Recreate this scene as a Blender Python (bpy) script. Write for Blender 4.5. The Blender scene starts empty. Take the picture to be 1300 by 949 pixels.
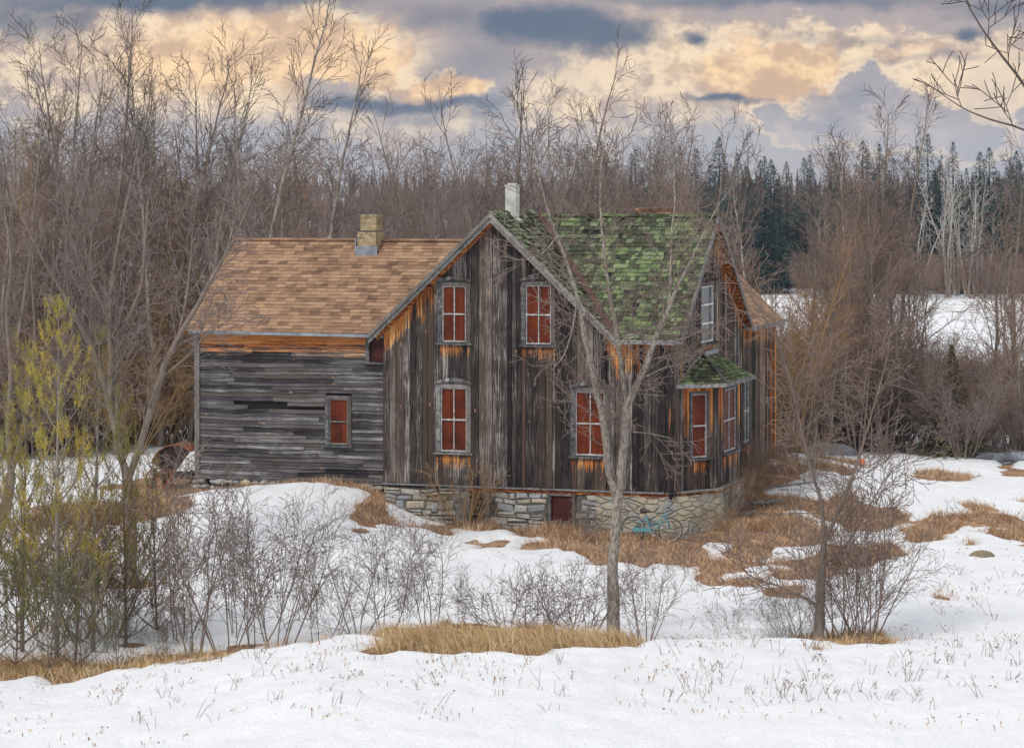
import bpy, math, random
import numpy as np
from mathutils import Vector
R = math.radians
F, CX, HY, CZ = 3500.0, 650.0, 240.0, 10.0      # photo focal length in px, centre column, horizon row, eye height
scene = bpy.context.scene
COL = scene.collection
rng = random.Random(7)

def W(px, py, Y):
    return Vector(((px-CX)/F*Y, Y, CZ-(py-HY)*Y/F))

# ------------------------------------------------------------------ objects
def mesh_obj(name, verts, faces, mat=None, parent=None, smooth=False, mats=None, midx=None):
    me = bpy.data.meshes.new(name)
    me.from_pydata(verts, [], faces)
    if mats:
        for m in mats: me.materials.append(m)
        if midx is not None: me.polygons.foreach_set('material_index', midx)
    elif mat: me.materials.append(mat)
    if smooth: me.polygons.foreach_set('use_smooth', [True]*len(faces))
    me.update()
    o = bpy.data.objects.new(name, me); COL.objects.link(o)
    if parent: o.parent = parent
    return o
def empty(name, loc=(0,0,0), rz=0):
    o = bpy.data.objects.new(name, None); COL.objects.link(o)
    o.location = loc; o.rotation_euler = (0,0,rz); o.empty_display_size = .3
    return o
def tag(o, label=None, cat=None, group=None, kind=None):
    if label: o['label'] = label
    if cat: o['category'] = cat
    if group: o['group'] = group
    if kind: o['kind'] = kind
    return o
def copy_tree(o, parent=None):
    c = o.copy(); COL.objects.link(c)
    if parent: c.parent = parent
    for ch in list(o.children): copy_tree(ch, c)
    return c

# ------------------------------------------------------------------ shader helper
class E:
    """tiny expression wrapper for shader maths"""
    def __init__(s, nt, sock): s.nt, s.k = nt, sock
    def m(s, op, b=None, c=None, clamp=False):
        n = s.nt.nodes.new('ShaderNodeMath'); n.operation = op; n.use_clamp = clamp
        for i, v in enumerate((s, b, c)):
            if v is None: continue
            if isinstance(v, E): s.nt.links.new(v.k, n.inputs[i])
            else: n.inputs[i].default_value = v
        return E(s.nt, n.outputs[0])
    def __add__(s, o): return s.m('ADD', o)
    __radd__ = __add__
    def __mul__(s, o): return s.m('MULTIPLY', o)
    __rmul__ = __mul__
    def __sub__(s, o): return s.m('SUBTRACT', o)
    def __rsub__(s, o): return (s*-1)+o
    def __truediv__(s, o): return s.m('DIVIDE', o)
    def cl(s): return s.m('ADD', 0.0, clamp=True)
    def ss(s, a, b):
        n = s.nt.nodes.new('ShaderNodeMapRange'); n.interpolation_type = 'SMOOTHSTEP'
        s.nt.links.new(s.k, n.inputs[0]); n.inputs[1].default_value = a; n.inputs[2].default_value = b
        return E(s.nt, n.outputs[0])
def mixc(nt, fac, a, b):
    n = nt.nodes.new('ShaderNodeMix'); n.data_type = 'RGBA'
    if isinstance(fac, E): nt.links.new(fac.k, n.inputs[0])
    else: n.inputs[0].default_value = fac
    for v, i in ((a, 6), (b, 7)):
        if isinstance(v, tuple): n.inputs[i].default_value = (*v, 1)
        else: nt.links.new(v, n.inputs[i])
    return n.outputs[2]
def noise(nt, vec, scale=1, detail=4, rough=.5, sc=None, dist=0, out=0):
    if sc:
        m = nt.nodes.new('ShaderNodeMapping'); nt.links.new(vec, m.inputs[0]); m.inputs[3].default_value = sc; vec = m.outputs[0]
    n = nt.nodes.new('ShaderNodeTexNoise'); nt.links.new(vec, n.inputs['Vector'])
    n.inputs['Scale'].default_value = scale; n.inputs['Detail'].default_value = detail
    n.inputs['Roughness'].default_value = rough; n.inputs['Distortion'].default_value = dist
    return E(nt, n.outputs[out])
def new_mat(name, rough=.85, spec=.3):
    m = bpy.data.materials.new(name); m.use_nodes = True
    nt = m.node_tree; b = nt.nodes['Principled BSDF']
    b.inputs['Roughness'].default_value = rough; b.inputs['Specular IOR Level'].default_value = spec
    return m, nt, b
def objco(nt): return nt.nodes.new('ShaderNodeTexCoord').outputs['Object']
def island(nt): return E(nt, nt.nodes.new('ShaderNodeNewGeometry').outputs['Random Per Island'])
def attr(nt, name):
    n = nt.nodes.new('ShaderNodeAttribute'); n.attribute_name = name; return E(nt, n.outputs['Fac'])
def bump(nt, b, h, strength=.5, dist=.02):
    n = nt.nodes.new('ShaderNodeBump'); n.inputs['Strength'].default_value = strength; n.inputs['Distance'].default_value = dist
    nt.links.new(h.k, n.inputs['Height']); nt.links.new(n.outputs[0], b.inputs['Normal'])
def ramp(nt, fac, stops):
    n = nt.nodes.new('ShaderNodeValToRGB'); nt.links.new(fac.k, n.inputs[0])
    e = n.color_ramp.elements
    while len(e) < len(stops): e.new(.5)
    for x, (p, c) in zip(e, stops): x.position = p; x.color = (*c, 1)
    return n.outputs[0]

def wood_mat(name, grain, dark=(.013,.010,.010), mid=(.055,.045,.042), light=(.34,.32,.305), warm=(.105,.066,.050)):
    m, nt, b = new_mat(name, .85, .2)
    co = objco(nt); isl = island(nt)
    # shift the grain from board to board
    cmb = nt.nodes.new('ShaderNodeCombineXYZ')
    nt.links.new((isl*37).k, cmb.inputs[0]); nt.links.new((isl*91).k, cmb.inputs[1]); nt.links.new((isl*53).k, cmb.inputs[2])
    ad = nt.nodes.new('ShaderNodeVectorMath'); nt.links.new(co, ad.inputs[0]); nt.links.new(cmb.outputs[0], ad.inputs[1])
    v = ad.outputs[0]
    g1 = noise(nt, v, 1, 5, .6, sc=grain)
    g2 = noise(nt, v, 1, 3, .7, sc=tuple(x*3.2 for x in grain))
    g3 = noise(nt, co, 1.3, 3, .6)
    t = ((g1-.5)*1.25 + (g2-.5)*.9 + (isl-.5)*.46 + (g3-.5)*.6 + .46)
    c = ramp(nt, t, [(.28, dark), (.45, mid), (.60, tuple(x*1.25 for x in mid)), (.80, light)])
    bi = (isl*7.31).m('FRACT')
    c = mixc(nt, bi.ss(.35, .95)*.55, c, tuple(warm))
    # knots and flecks of raw wood
    vo = nt.nodes.new('ShaderNodeTexVoronoi'); mp = nt.nodes.new('ShaderNodeMapping')
    nt.links.new(v, mp.inputs[0]); mp.inputs[3].default_value = tuple(2.2 if x < 8 else 6.0 for x in grain)
    nt.links.new(mp.outputs[0], vo.inputs['Vector']); vo.inputs['Scale'].default_value = 1
    vd = E(nt, vo.outputs['Distance'])
    cs = nt.nodes.new('ShaderNodeSeparateColor'); nt.links.new(vo.outputs['Color'], cs.inputs[0])
    kn = vd.ss(.17, .07) * E(nt, cs.outputs[0]).ss(.62, .70)
    c = mixc(nt, kn*.75, c, (.42, .24, .13))
    # raw, unweathered wood
    fr = attr(nt, 'fresh')
    f = (fr*1.15 + ((g1-.5)*3.6 + (g2-.5)*1.4 + (isl-.5)*.5)*fr.ss(0.02, .3)).ss(.38, .90)
    oc = ramp(nt, g2*.6+g1*.4+(isl-.5)*.2, [(.34, (.13,.028,.008)), (.46, (.36,.095,.018)), (.56, (.56,.22,.055)), (.68, (.66,.42,.20))])
    c = mixc(nt, f, c, oc)
    nt.links.new(c, b.inputs['Base Color'])
    bump(nt, b, g2*.5+g1, .8, .012)
    return m
M = {}
M['boards'] = wood_mat('weathered_vertical_boards', (34, 34, 1.4))
M['clap'] = wood_mat('weathered_clapboards', (1.1, 1.1, 48), dark=(.020,.018,.021), mid=(.080,.077,.084), light=(.33,.325,.34), warm=(.12,.10,.085))
M['trim'] = wood_mat('grey_trim_wood', (9, 9, 9), dark=(.07,.068,.07), mid=(.16,.16,.16), light=(.36,.36,.36), warm=(.16,.13,.11))
M['casing'] = wood_mat('dark_grey_casing', (9, 9, 9), dark=(.03,.03,.033), mid=(.085,.085,.09), light=(.24,.24,.25), warm=(.10,.075,.055))
M['raw'] = wood_mat('reddish_raw_wood', (5, 5, 30), dark=(.06,.016,.008), mid=(.17,.042,.014), light=(.33,.10,.03), warm=(.10,.025,.010))
def simple(name, col, rough=.8, var=.35, sc=6, bmp=0, metal=0, col2=None, spec=.3):
    m, nt, b = new_mat(name, rough, spec)
    co = objco(nt); n = noise(nt, co, sc, 5, .6)
    c2 = col2 or tuple(x*(1-var) for x in col)
    c = mixc(nt, n.ss(.35, .65), col, c2)
    nt.links.new(c, b.inputs['Base Color']); b.inputs['Metallic'].default_value = metal
    if bmp: bump(nt, b, n, bmp, .02)
    return m
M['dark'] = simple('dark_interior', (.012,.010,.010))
M['sash'] = simple('weathered_sash', (.50,.49,.49), var=.5, sc=9)
M['white'] = simple('white_paint', (.74,.76,.76), .55, .2)
M['redpane'] = None
m, nt, b = new_mat('rust_red_window_board', .45, .35)
co = objco(nt); n1 = noise(nt, co, 1.6, 3, .5); n2 = noise(nt, co, 1, 3, .6, sc=(14,14,.6))
b.inputs['Specular IOR Level'].default_value=.15
nt.links.new(ramp(nt, (n1*.6+n2*.4), [(.3,(.030,.006,.002)),(.5,(.115,.020,.006)),(.7,(.19,.036,.009))]), b.inputs['Base Color'])
M['redpane'] = m
m, nt, b = new_mat('dark_window_glass', .12, .6)
b.inputs['Base Color'].default_value = (.035,.055,.065,1); M['glass'] = m
M['redwood'] = simple('dark_red_board', (.070,.012,.010), .7, .5, 5)
M['valley'] = simple('rusty_valley_metal', (.11,.055,.042), .7, .5, 7)
M['tin'] = simple('grey_gutter_metal', (.30,.33,.38), .5, .4, 3, metal=.3)
M['whitetin'] = simple('white_flue_metal', (.62,.63,.58), .5, .3, 4)
M['rust'] = simple('rusted_steel', (.42,.14,.05), .85, .6, 5, .4, col2=(.10,.035,.022))
M['rustdark'] = simple('dark_rusted_steel', (.035,.020,.017), .85, .6, 5)

# asphalt shingles
m, nt, b = new_mat('brown_asphalt_shingle', .9, .15); co = objco(nt); isl = island(nt)
n1 = noise(nt, co, 1.1, 4, .7, sc=(1.0,1.6,2.2)); n2 = noise(nt, co, 90, 2, .6)
c = ramp(nt, isl*.34+n1*.75+(n2-.5)*.25-.03, [(.26,(.11,.064,.045)),(.42,(.225,.135,.085)),(.60,(.315,.195,.122)),(.8,(.40,.265,.17))])
nt.links.new(c, b.inputs['Base Color']); bump(nt, b, n2, .3, .004); M['asphalt'] = m
# mossy cedar shingles
def moss(name, green, base):
    m, nt, b = new_mat(name, .95, .1); co = objco(nt); isl = island(nt)
    n1 = noise(nt, co, .55, 3, .6); n2 = noise(nt, co, 14, 4, .7); n3 = noise(nt, co, 3.1, 3, .6)
    ns = noise(nt, co, 1, 4, .7, sc=(1.1,4.2,4.2)); sel=(isl*.35+(ns-.5)*2.2+.32).cl()
    c = ramp(nt, sel, [(0,(.050,.048,.040)),(.3,(.10,.10,.075)),(.55,base),(.8,(.16,.20,.19)),(1,(.30,.30,.22))])
    nq = noise(nt, co, 1, 3, .7, sc=(1.6,5.5,5.5)); bi = (isl*.4+(nq-.5)*2.4+.3).cl()
    gcol = ramp(nt, bi, [(0,(.055,.090,.035)),(.3,(.10,.165,.06)),(.5,(.16,.23,.095)),(.75,(.25,.28,.14)),(1,(.17,.23,.18))])
    c = mixc(nt, (n1*1.3+n3*.5+(isl-.5)*.6+(green-.9)).ss(.25,.75), c, gcol)
    c = mixc(nt, noise(nt, co, 5.5, 5, .7).ss(.50,.62)*.55, c, (.10,.155,.050))
    dk = (n2*.8+n1*.6+n3*.35+(isl-.5)*.3).ss(1.03,.80)
    c = mixc(nt, dk*.85, c, (.045,.042,.030))
    c = mixc(nt, n2.ss(.58,.70)*.6, c, (.42,.42,.24))
    nt.links.new(c, b.inputs['Base Color']); bump(nt, b, n2, .9, .03); return m
M['mossroof'] = moss('mossy_green_shingles', .40, (.13,.17,.11))
M['mossbay'] = moss('bright_mossy_shakes', .80, (.22,.26,.13))
M['mossgrey'] = moss('grey_mossy_shakes', .24, (.27,.27,.17))
# stone
m, nt, b = new_mat('rubble_stone', .9, .2); co = objco(nt); isl = island(nt)
n1 = noise(nt, co, 9, 6, .7); n2 = noise(nt, co, 40, 3, .6)
c = ramp(nt, isl, [(0,(.24,.25,.26)),(.25,(.34,.37,.41)),(.45,(.41,.40,.36)),(.62,(.28,.28,.28)),(.78,(.52,.45,.33)),(.9,(.40,.39,.38)),(1,(.60,.52,.36))])
c = mixc(nt, n1.ss(.42,.70)*.55, c, (.12,.115,.10))
c = mixc(nt, n2.ss(.5,.75)*.35, c, (.50,.48,.43))
nt.links.new(c, b.inputs['Base Color']); bump(nt, b, n1*.7+n2*.3, .9, .03); M['stone'] = m
M['mortar'] = simple('dirty_mortar', (.14,.125,.105), .95, .5, 12, .6)
m, nt, b = new_mat('lime_render', .92, .15); co = objco(nt)
n1 = noise(nt, co, 1.6, 5, .65); n2 = noise(nt, co, 11, 5, .7); n3 = noise(nt, co, 3.3, 4, .6, dist=.6)
c = ramp(nt, n1, [(.33,(.27,.29,.31)),(.5,(.40,.36,.28)),(.66,(.54,.47,.35))])
vr=nt.nodes.new('ShaderNodeTexVoronoi'); vr.feature='DISTANCE_TO_EDGE'; mr_=nt.nodes.new('ShaderNodeMapping'); mr_.inputs[3].default_value=(2.6,2.6,5.5); nt.links.new(co,mr_.inputs[0]); nt.links.new(mr_.outputs[0],vr.inputs['Vector']); vr.inputs['Scale'].default_value=1
ve=E(nt,vr.outputs['Distance']); c=mixc(nt,ve.ss(.10,.02)*.55,c,(.17,.15,.12))
c = mixc(nt, n3.ss(.52,.62)*.7, c, (.30,.34,.38))
c = mixc(nt, n2.ss(.52,.72)*.6, c, (.20,.16,.12))
nt.links.new(c, b.inputs['Base Color']); bump(nt, b, n2*.6+n1+ve.ss(.0,.15)*.8, .9, .05); M['render'] = m
# brick
m, nt, b = new_mat('old_yellow_brick', .9, .2); co = objco(nt)
bt = nt.nodes.new('ShaderNodeTexBrick'); mp = nt.nodes.new('ShaderNodeMapping')
mp.inputs[2].default_value = (R(90),0,0); nt.links.new(co, mp.inputs[0]); nt.links.new(mp.outputs[0], bt.inputs['Vector'])
bt.inputs['Scale'].default_value = 1; bt.inputs['Brick Width'].default_value = .21; bt.inputs['Row Height'].default_value = .075; bt.inputs['Mortar Size'].default_value = .008
bt.inputs['Color1'].default_value = (.46,.36,.20,1); bt.inputs['Color2'].default_value = (.30,.22,.12,1); bt.inputs['Mortar'].default_value = (.30,.28,.24,1)
n1 = noise(nt, co, 4, 5, .7)
c = mixc(nt, n1.ss(.48,.64)*.85, bt.outputs[0], (.07,.055,.035)); c = mixc(nt, noise(nt, co, 7, 3, .6).ss(.58,.68)*.7, c, (.33,.17,.04))
nt.links.new(c, b.inputs['Base Color']); M['brick'] = m

def bark(name, a, bb, c3, rough=.9, sc=(9,9,2.5)):
    m, nt, b = new_mat(name, rough, .15)
    oi = nt.nodes.new('ShaderNodeObjectInfo'); rd = E(nt, oi.outputs['Random'])
    co = objco(nt); n = noise(nt, co, 1, 4, .65, sc=sc); n0 = noise(nt, co, .8, 2, .5)
    c = mixc(nt, n.ss(.35,.65), a, bb)
    c = mixc(nt, (rd*.8+n0*.4-.25).cl(), c, c3)
    nt.links.new(c, b.inputs['Base Color']); bump(nt, b, n, .5, .02); return m
M['bark'] = bark('grey_bark', (.16,.135,.12), (.34,.30,.26), (.17,.13,.105))
M['barkL'] = bark('lichened_bark', (.15,.125,.105), (.40,.36,.31), (.24,.20,.17), sc=(22,22,8))
M['twig'] = bark('grey_brown_twigs', (.16,.13,.12), (.29,.245,.225), (.21,.15,.125))
M['twigR'] = bark('reddish_twigs', (.20,.145,.125), (.28,.20,.175), (.28,.185,.13))
M['twigT'] = bark('tan_twigs', (.33,.22,.12), (.25,.17,.11), (.30,.18,.085))
M['twigD'] = bark('dark_shrub_twigs', (.14,.115,.105), (.25,.205,.185), (.22,.155,.125))
M['twigB'] = bark('dark_silhouette_twigs', (.075,.060,.055), (.13,.11,.10), (.10,.075,.06))
M['birch'] = bark('pale_birch_bark', (.45,.43,.40), (.30,.28,.26), (.50,.48,.45))
M['farwood'] = bark('far_grey_twigs', (.13,.105,.11), (.18,.15,.15), (.17,.12,.11))
M['spruce'] = bark('haze_tinted_spruce_needles', (.022,.070,.090), (.045,.105,.115), (.050,.085,.060), sc=(1.5,1.5,1.5))  # blue of the distant haze is painted into the needle colour
M['spruceO'] = bark('olive_cedar_needles', (.085,.105,.055), (.055,.090,.070), (.15,.115,.06), sc=(1.5,1.5,1.5))
M['needle'] = bark('yellow_green_pine_needles', (.33,.29,.035), (.48,.35,.06), (.20,.20,.05), sc=(1.2,1.2,1.2))
M['needleD'] = bark('green_pine_needles', (.055,.10,.030), (.12,.15,.035), (.15,.15,.035), sc=(1.2,1.2,1.2))

# ------------------------------------------------------------------ builders
class MB:
    def __init__(s): s.v=[]; s.f=[]; s.a=[]; s.at=0.0
    def add(s, vs, fs, at=None):
        n=len(s.v); s.v += [tuple(x) for x in vs]; s.f += [tuple(n+i for i in f) for f in fs]
        if isinstance(at, list): s.a += at
        else: s.a += [s.at if at is None else at]*len(vs)
    def hexa(s, p, at=None):      # 8 corners: bottom 4 (ccw) then top 4
        s.add(p, [(0,3,2,1),(4,5,6,7),(0,1,5,4),(1,2,6,5),(2,3,7,6),(3,0,4,7)], at)
    def box(s, a, b, at=None):
        (x0,y0,z0),(x1,y1,z1)=a,b
        s.hexa([(x0,y0,z0),(x1,y0,z0),(x1,y1,z0),(x0,y1,z0),(x0,y0,z1),(x1,y0,z1),(x1,y1,z1),(x0,y1,z1)], at)
    def tube(s, pts, rad, sides=5, cap=True):
        n=len(pts); vs=[]; fs=[]
        P=[Vector(p) for p in pts]
        t0=(P[1]-P[0]).normalized(); ref=Vector((0,0,1)) if abs(t0.z)<.9 else Vector((1,0,0))
        for i,p in enumerate(P):
            t=(P[min(i+1,n-1)]-P[max(i-1,0)])
            if t.length<1e-9: t=t0
            t.normalize(); a=t.cross(ref)
            if a.length<1e-4: a=t.cross(Vector((0,1,0)))
            a.normalize(); c=a.cross(t)
            r=rad[i] if not isinstance(rad,(int,float)) else rad
            for k in range(sides):
                an=2*math.pi*k/sides; q=p+(a*math.cos(an)+c*math.sin(an))*r; vs.append((q.x,q.y,q.z))
        for i in range(n-1):
            for k in range(sides):
                k2=(k+1)%sides; fs.append((i*sides+k,i*sides+k2,(i+1)*sides+k2,(i+1)*sides+k))
        if cap and sides>2:
            fs.append(tuple(range(sides))[::-1]); fs.append(tuple((n-1)*sides+k for k in range(sides)))
        s.add(vs,fs)
    def bar(s, a, b, w, h=None):  # square bar between two points
        s.tube([a,b],[w*.707]*2,4)
    def build(s, name, mat, parent=None, smooth=False, attrib=False):
        o = mesh_obj(name, s.v, s.f, mat, parent, smooth)
        if attrib:
            l = o.data.attributes.new('fresh','FLOAT','POINT'); l.data.foreach_set('value', s.a)
        return o

# ================================================================== TERRAIN
anch = []
def A(px, py, Y): w = W(px,py,Y); anch.append((w.x,w.y,w.z))
def AZ(x, Y, z): anch.append((x,Y,z))
for x in (-30,-15,0,15,30): AZ(x,120,-.3)
A(0,560,102); A(200,560,100); A(600,560,100); A(1000,578,99); A(1150,580,99); A(1300,583,99)
for px in (300,600,850): A(px,574,90)
A(985,578,88.5); A(1100,592,91); A(1250,598,92); A(1400,600,93)
A(-50,600,90); A(60,610,86); A(200,618,83); A(252,622,81.3); A(370,617,80.2); A(478,617,79.2); A(480,634,78.2); A(370,628,78.4); A(250,640,78.5)
A(500,662,78.4); A(580,672,77.9); A(700,668,77.3); A(800,682,76.8); A(880,690,75.9); A(945,668,77.5); A(965,640,80.5)
A(600,640,82); A(800,650,81)
A(1050,622,84); A(1050,660,79.5); A(1150,655,81); A(1250,640,84); A(1350,650,83)
A(1000,700,75.5); A(1150,700,76); A(1300,690,78.5)
A(100,650,79); A(0,650,79); A(-80,660,78)
for px in (-60,120): A(px,738,70.3)
for px in (300,480): A(px,728,70.5)
for px in (650,850,1050,1250,1400): A(px,742,70)
for px in (-60,120,300): A(px,828,61.5)
for px in (480,650,850,1050,1250,1400): A(px,812,61.5)
for x in (-18,-9,0,9,18): AZ(x,54,-.25); AZ(x,45,-.35); AZ(x,36,-.2)
anch = np.array(anch)
def phi(r2): return 0.5*r2*np.log(r2+1e-9)
_n=len(anch); D2=((anch[:,None,:2]-anch[None,:,:2])**2).sum(-1)
Km=np.zeros((_n+3,_n+3)); Km[:_n,:_n]=phi(D2)+np.eye(_n)*2.0
Km[:_n,_n]=1; Km[:_n,_n+1:]=anch[:,:2]; Km[_n,:_n]=1; Km[_n+1:,:_n]=anch[:,:2].T
wgt=np.linalg.solve(Km,np.concatenate([anch[:,2],np.zeros(3)]))
crx=np.array([-400,0,170,300,420,480,560,700,800,1050,1300,1700.]); cry=np.array([900,884,858,834,813,812,812,814,820,820,816,812.])
def sst(a,b,x): t=np.clip((x-a)/(b-a),0,1); return t*t*(3-2*t)
def vnoise(x,y,seed):
    xi=np.floor(x).astype(int); yi=np.floor(y).astype(int); fx=x-xi; fy=y-yi; fx=fx*fx*(3-2*fx); fy=fy*fy*(3-2*fy)
    def h(a,b):
        n=(a*374761393+b*668265263+seed*974711)&0x7fffffff; n=(n^(n>>13))*1274126177&0x7fffffff
        return ((n^(n>>16))&0xffff)/65535.0
    return (h(xi,yi)*(1-fx)+h(xi+1,yi)*fx)*(1-fy)+(h(xi,yi+1)*(1-fx)+h(xi+1,yi+1)*fx)*fy
def fbm(x,y,seed,o=4):
    s=0;a=.5
    for i in range(o): s=s+a*vnoise(x*2**i,y*2**i,seed+i); a*=.5
    return s
def GH(X,Y):
    X=np.asarray(X,float); Y=np.asarray(Y,float); sh=X.shape; X=X.ravel(); Y=Y.ravel()
    xc=np.clip(X,-32,32); yc=np.clip(Y,36,120)
    z=np.full(X.shape,wgt[_n])+wgt[_n+1]*xc+wgt[_n+2]*yc
    for i in range(_n): z+=wgt[i]*phi((xc-anch[i,0])**2+(yc-anch[i,1])**2)
    # bank in the foreground
    px=CX+F*X/np.maximum(Y,1); cy=np.interp(CX+F*X/57.0,crx,cry); cz=CZ-(cy-HY)*57/F
    amp=np.maximum(cz-z,0)
    k=(1-sst(57.0,59.8,Y))*sst(36,50,Y)
    z=z+(cz-z)*k*(amp>0)
    z=z+.10*(fbm(X*.5,Y*.5,3)-.5)*sst(30,45,Y)*(1-sst(110,160,Y))
    far=np.interp(Y,[115,180,270,350,600,3000],[-.3,-.8,0.0,1.2,3,6.0])+2.0*(fbm(X*.012,Y*.012,9)-.5)*sst(150,400,Y)
    z=z*(1-sst(105,122,Y))+far*sst(105,122,Y)
    near=np.interp(Y,[-80,0,5,20,36,44],[8.3,8.3,7.6,3.6,.6,-.2])
    z=z*sst(34,47,Y)+near*(1-sst(34,47,Y))
    return z.reshape(sh)
def gh(x,y): return float(GH(np.array([x]),np.array([y]))[0])

# brown patches traced on the photograph, tested per ground point
POLY=[[(440,648),(462,638),(489,634),(489,664),(560,668),(580,676),(520,673),(470,664),(450,660)],
 [(446,672),(470,672),(482,682),(455,681)],
 [(560,668),(620,655),(940,648),(945,628),(940,612),(985,590),(1040,585),(1085,590),(1090,601),(1040,598),(1005,604),(975,618),(965,626),(1000,630),(1080,634),(1140,650),(1150,660),(1120,668),(1060,680),(1030,695),(1010,690),(1000,706),(960,712),(940,704),(905,712),(860,716),(770,702),(770,690),(720,688),(640,672),(575,674)],
 [(586,692),(615,684),(650,682),(652,690),(630,702),(600,698)],
 [(668,694),(720,688),(800,692),(880,708),(895,712),(870,716),(760,716),(735,704),(690,704),(665,702)],
 [(880,722),(920,705),(955,714),(960,742),(900,748),(878,740)],
 [(965,722),(1010,712),(1080,690),(1130,690),(1150,708),(1090,720),(1040,735),(980,732)],
 [(970,748),(1010,742),(1020,760),(980,764)],
 [(1150,672),(1190,655),(1215,655),(1240,640),(1290,655),(1310,665),(1310,676),(1240,668),(1200,676),(1170,690),(1150,682)],
 [(1198,678),(1212,677),(1214,684),(1200,684)],[(1224,680),(1245,680),(1248,692),(1228,694)],
 [(1255,678),(1310,676),(1310,692),(1265,690)],
 [(1262,600),(1275,594),(1310,596),(1310,612),(1275,610)],[(1285,634),(1310,636),(1310,642),(1290,641)],
 [(1150,602),(1240,602),(1240,609),(1180,610)],
 [(1190,756),(1210,752),(1212,764),(1195,764)],
 [(490,800),(560,793),(700,795),(770,800),(800,808),(800,822),(740,824),(690,826),(650,832),(610,832),(560,830),(520,826),(495,828)],
 [(440,826),(470,824),(490,828),(470,834),(445,834)],
 [(170,636),(190,628),(246,634),(246,646),(215,654),(160,668),(30,676),(20,664),(40,645),(120,640)],
 [(120,620),(250,600),(250,625),(180,632)],
 [(-60,842),(60,836),(140,842),(300,822),(430,809),(300,829),(170,853),(80,864),(-60,872)],
 [(1020,812),(1120,808),(1130,818),(1020,820)],
 [(1180,566),(1260,566),(1260,578),(1180,580)],
 [(640,618),(700,616),(700,622),(640,622)],
 [(480,420),(1000,425),(1000,600),(480,600)],
]
def inpoly(px,py,poly):
    ins=np.zeros(px.shape,bool); n=len(poly)
    for i in range(n):
        x1,y1=poly[i]; x2,y2=poly[(i+1)%n]
        if y1==y2: continue
        c=((y1>py)!=(y2>py))&(px<(x2-x1)*(py-y1)/(y2-y1)+x1); ins^=c
    return ins
# house frame in plan
TH=R(18); CU,SU=math.cos(TH),math.sin(TH); Y0=79.0; X0=(488-CX)/F*Y0
def s2w(s,d): return (X0+CU*s+SU*d, Y0-SU*s+CU*d)
def w2s(X,Y): a=X-X0; b=Y-Y0; return CU*a-SU*b, SU*a+CU*b
WELLS=[]
def patch_mask(X,Y,Z):
    """1 where the brown ground is bare of snow"""
    jx=(fbm(X*1.6,Y*1.1,21)-.47)*40+(fbm(X*5,Y*3,31)-.47)*34; jy=(fbm(X*1.6,Y*.8,25)-.47)*22+(fbm(X*4,Y*2.5,35)-.47)*20
    px=CX+F*X/Y+jx; py=HY+F*(CZ-Z)/Y+jy
    m=np.zeros(X.shape)
    for p in POLY:
        ok=inpoly(px,py,p)
        m=np.maximum(m,ok.astype(float))
    isl_=fbm(X*1.1,Y*.7,91,4); m=np.where((isl_>.60)&(px>560)&(Y>62)&(Y<90),0,m)
    s,d=w2s(X,Y)
    m=np.where((s>2.8)&(s<8.6)&(d>-.8)&(d<.3),1,m)
    m=np.where((s>-6.2)&(s<8.6)&(d>.05)&(d<12.5),1,m)
    for (wx,wy,wr) in WELLS: m=np.where((X-wx)**2+(Y-wy)**2<wr*wr,1,m)
    return m
def axis(lo,hi,step,far_lo,far_hi,g=1.25):
    a=list(np.arange(lo,hi+1e-6,step)); s=step; x=hi
    while x<far_hi: s*=g; x+=s; a.append(x)
    s=step; x=lo; b=[]
    while x>far_lo: s*=g; x-=s; b.append(x)
    return np.array(b[::-1]+a)
def grid(name,xs,ys,Z,mat):
    nx,ny=len(xs),len(ys); X,Y=np.meshgrid(xs,ys)
    co=np.stack([X.ravel(),Y.ravel(),Z.ravel()],1).astype(np.float32)
    i=np.arange(nx*ny).reshape(ny,nx)
    q=np.stack([i[:-1,:-1],i[:-1,1:],i[1:,1:],i[1:,:-1]],-1).reshape(-1,4)
    me=bpy.data.meshes.new(name); me.vertices.add(len(co)); me.vertices.foreach_set('co',co.ravel())
    me.loops.add(q.size); me.loops.foreach_set('vertex_index',q.ravel().astype(np.int32))
    me.polygons.add(len(q)); me.polygons.foreach_set('loop_start',np.arange(0,q.size,4,dtype=np.int32)); me.polygons.foreach_set('loop_total',np.full(len(q),4,np.int32))
    me.polygons.foreach_set('use_smooth',np.ones(len(q),bool)); me.update(calc_edges=True); me.materials.append(mat)
    o=bpy.data.objects.new(name,me); COL.objects.link(o); return o
m, nt, b = new_mat('dead_grass_soil', .95, .1); co = objco(nt)
n1=noise(nt,co,1.3,5,.6); n2=noise(nt,co,11,5,.7)
c=ramp(nt,n2*.6+n1*.4,[(.36,(.12,.065,.042)),(.5,(.30,.18,.11)),(.62,(.52,.37,.25))])
nt.links.new(c,b.inputs['Base Color']); bump(nt,b,n2,1,.05); M['ground']=m
m, nt, b = new_mat('old_snow', .6, .25); co = objco(nt)
n1=noise(nt,co,.9,5,.6); n2=noise(nt,co,7,5,.65); n3=noise(nt,co,30,3,.6)
c=mixc(nt,n1.ss(.45,.7)*.25,(.82,.84,.87),(.74,.75,.78))
c=mixc(nt,(n3*.7+n2*.3).ss(.585,.66)*.55,c,(.38,.29,.23))
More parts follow.
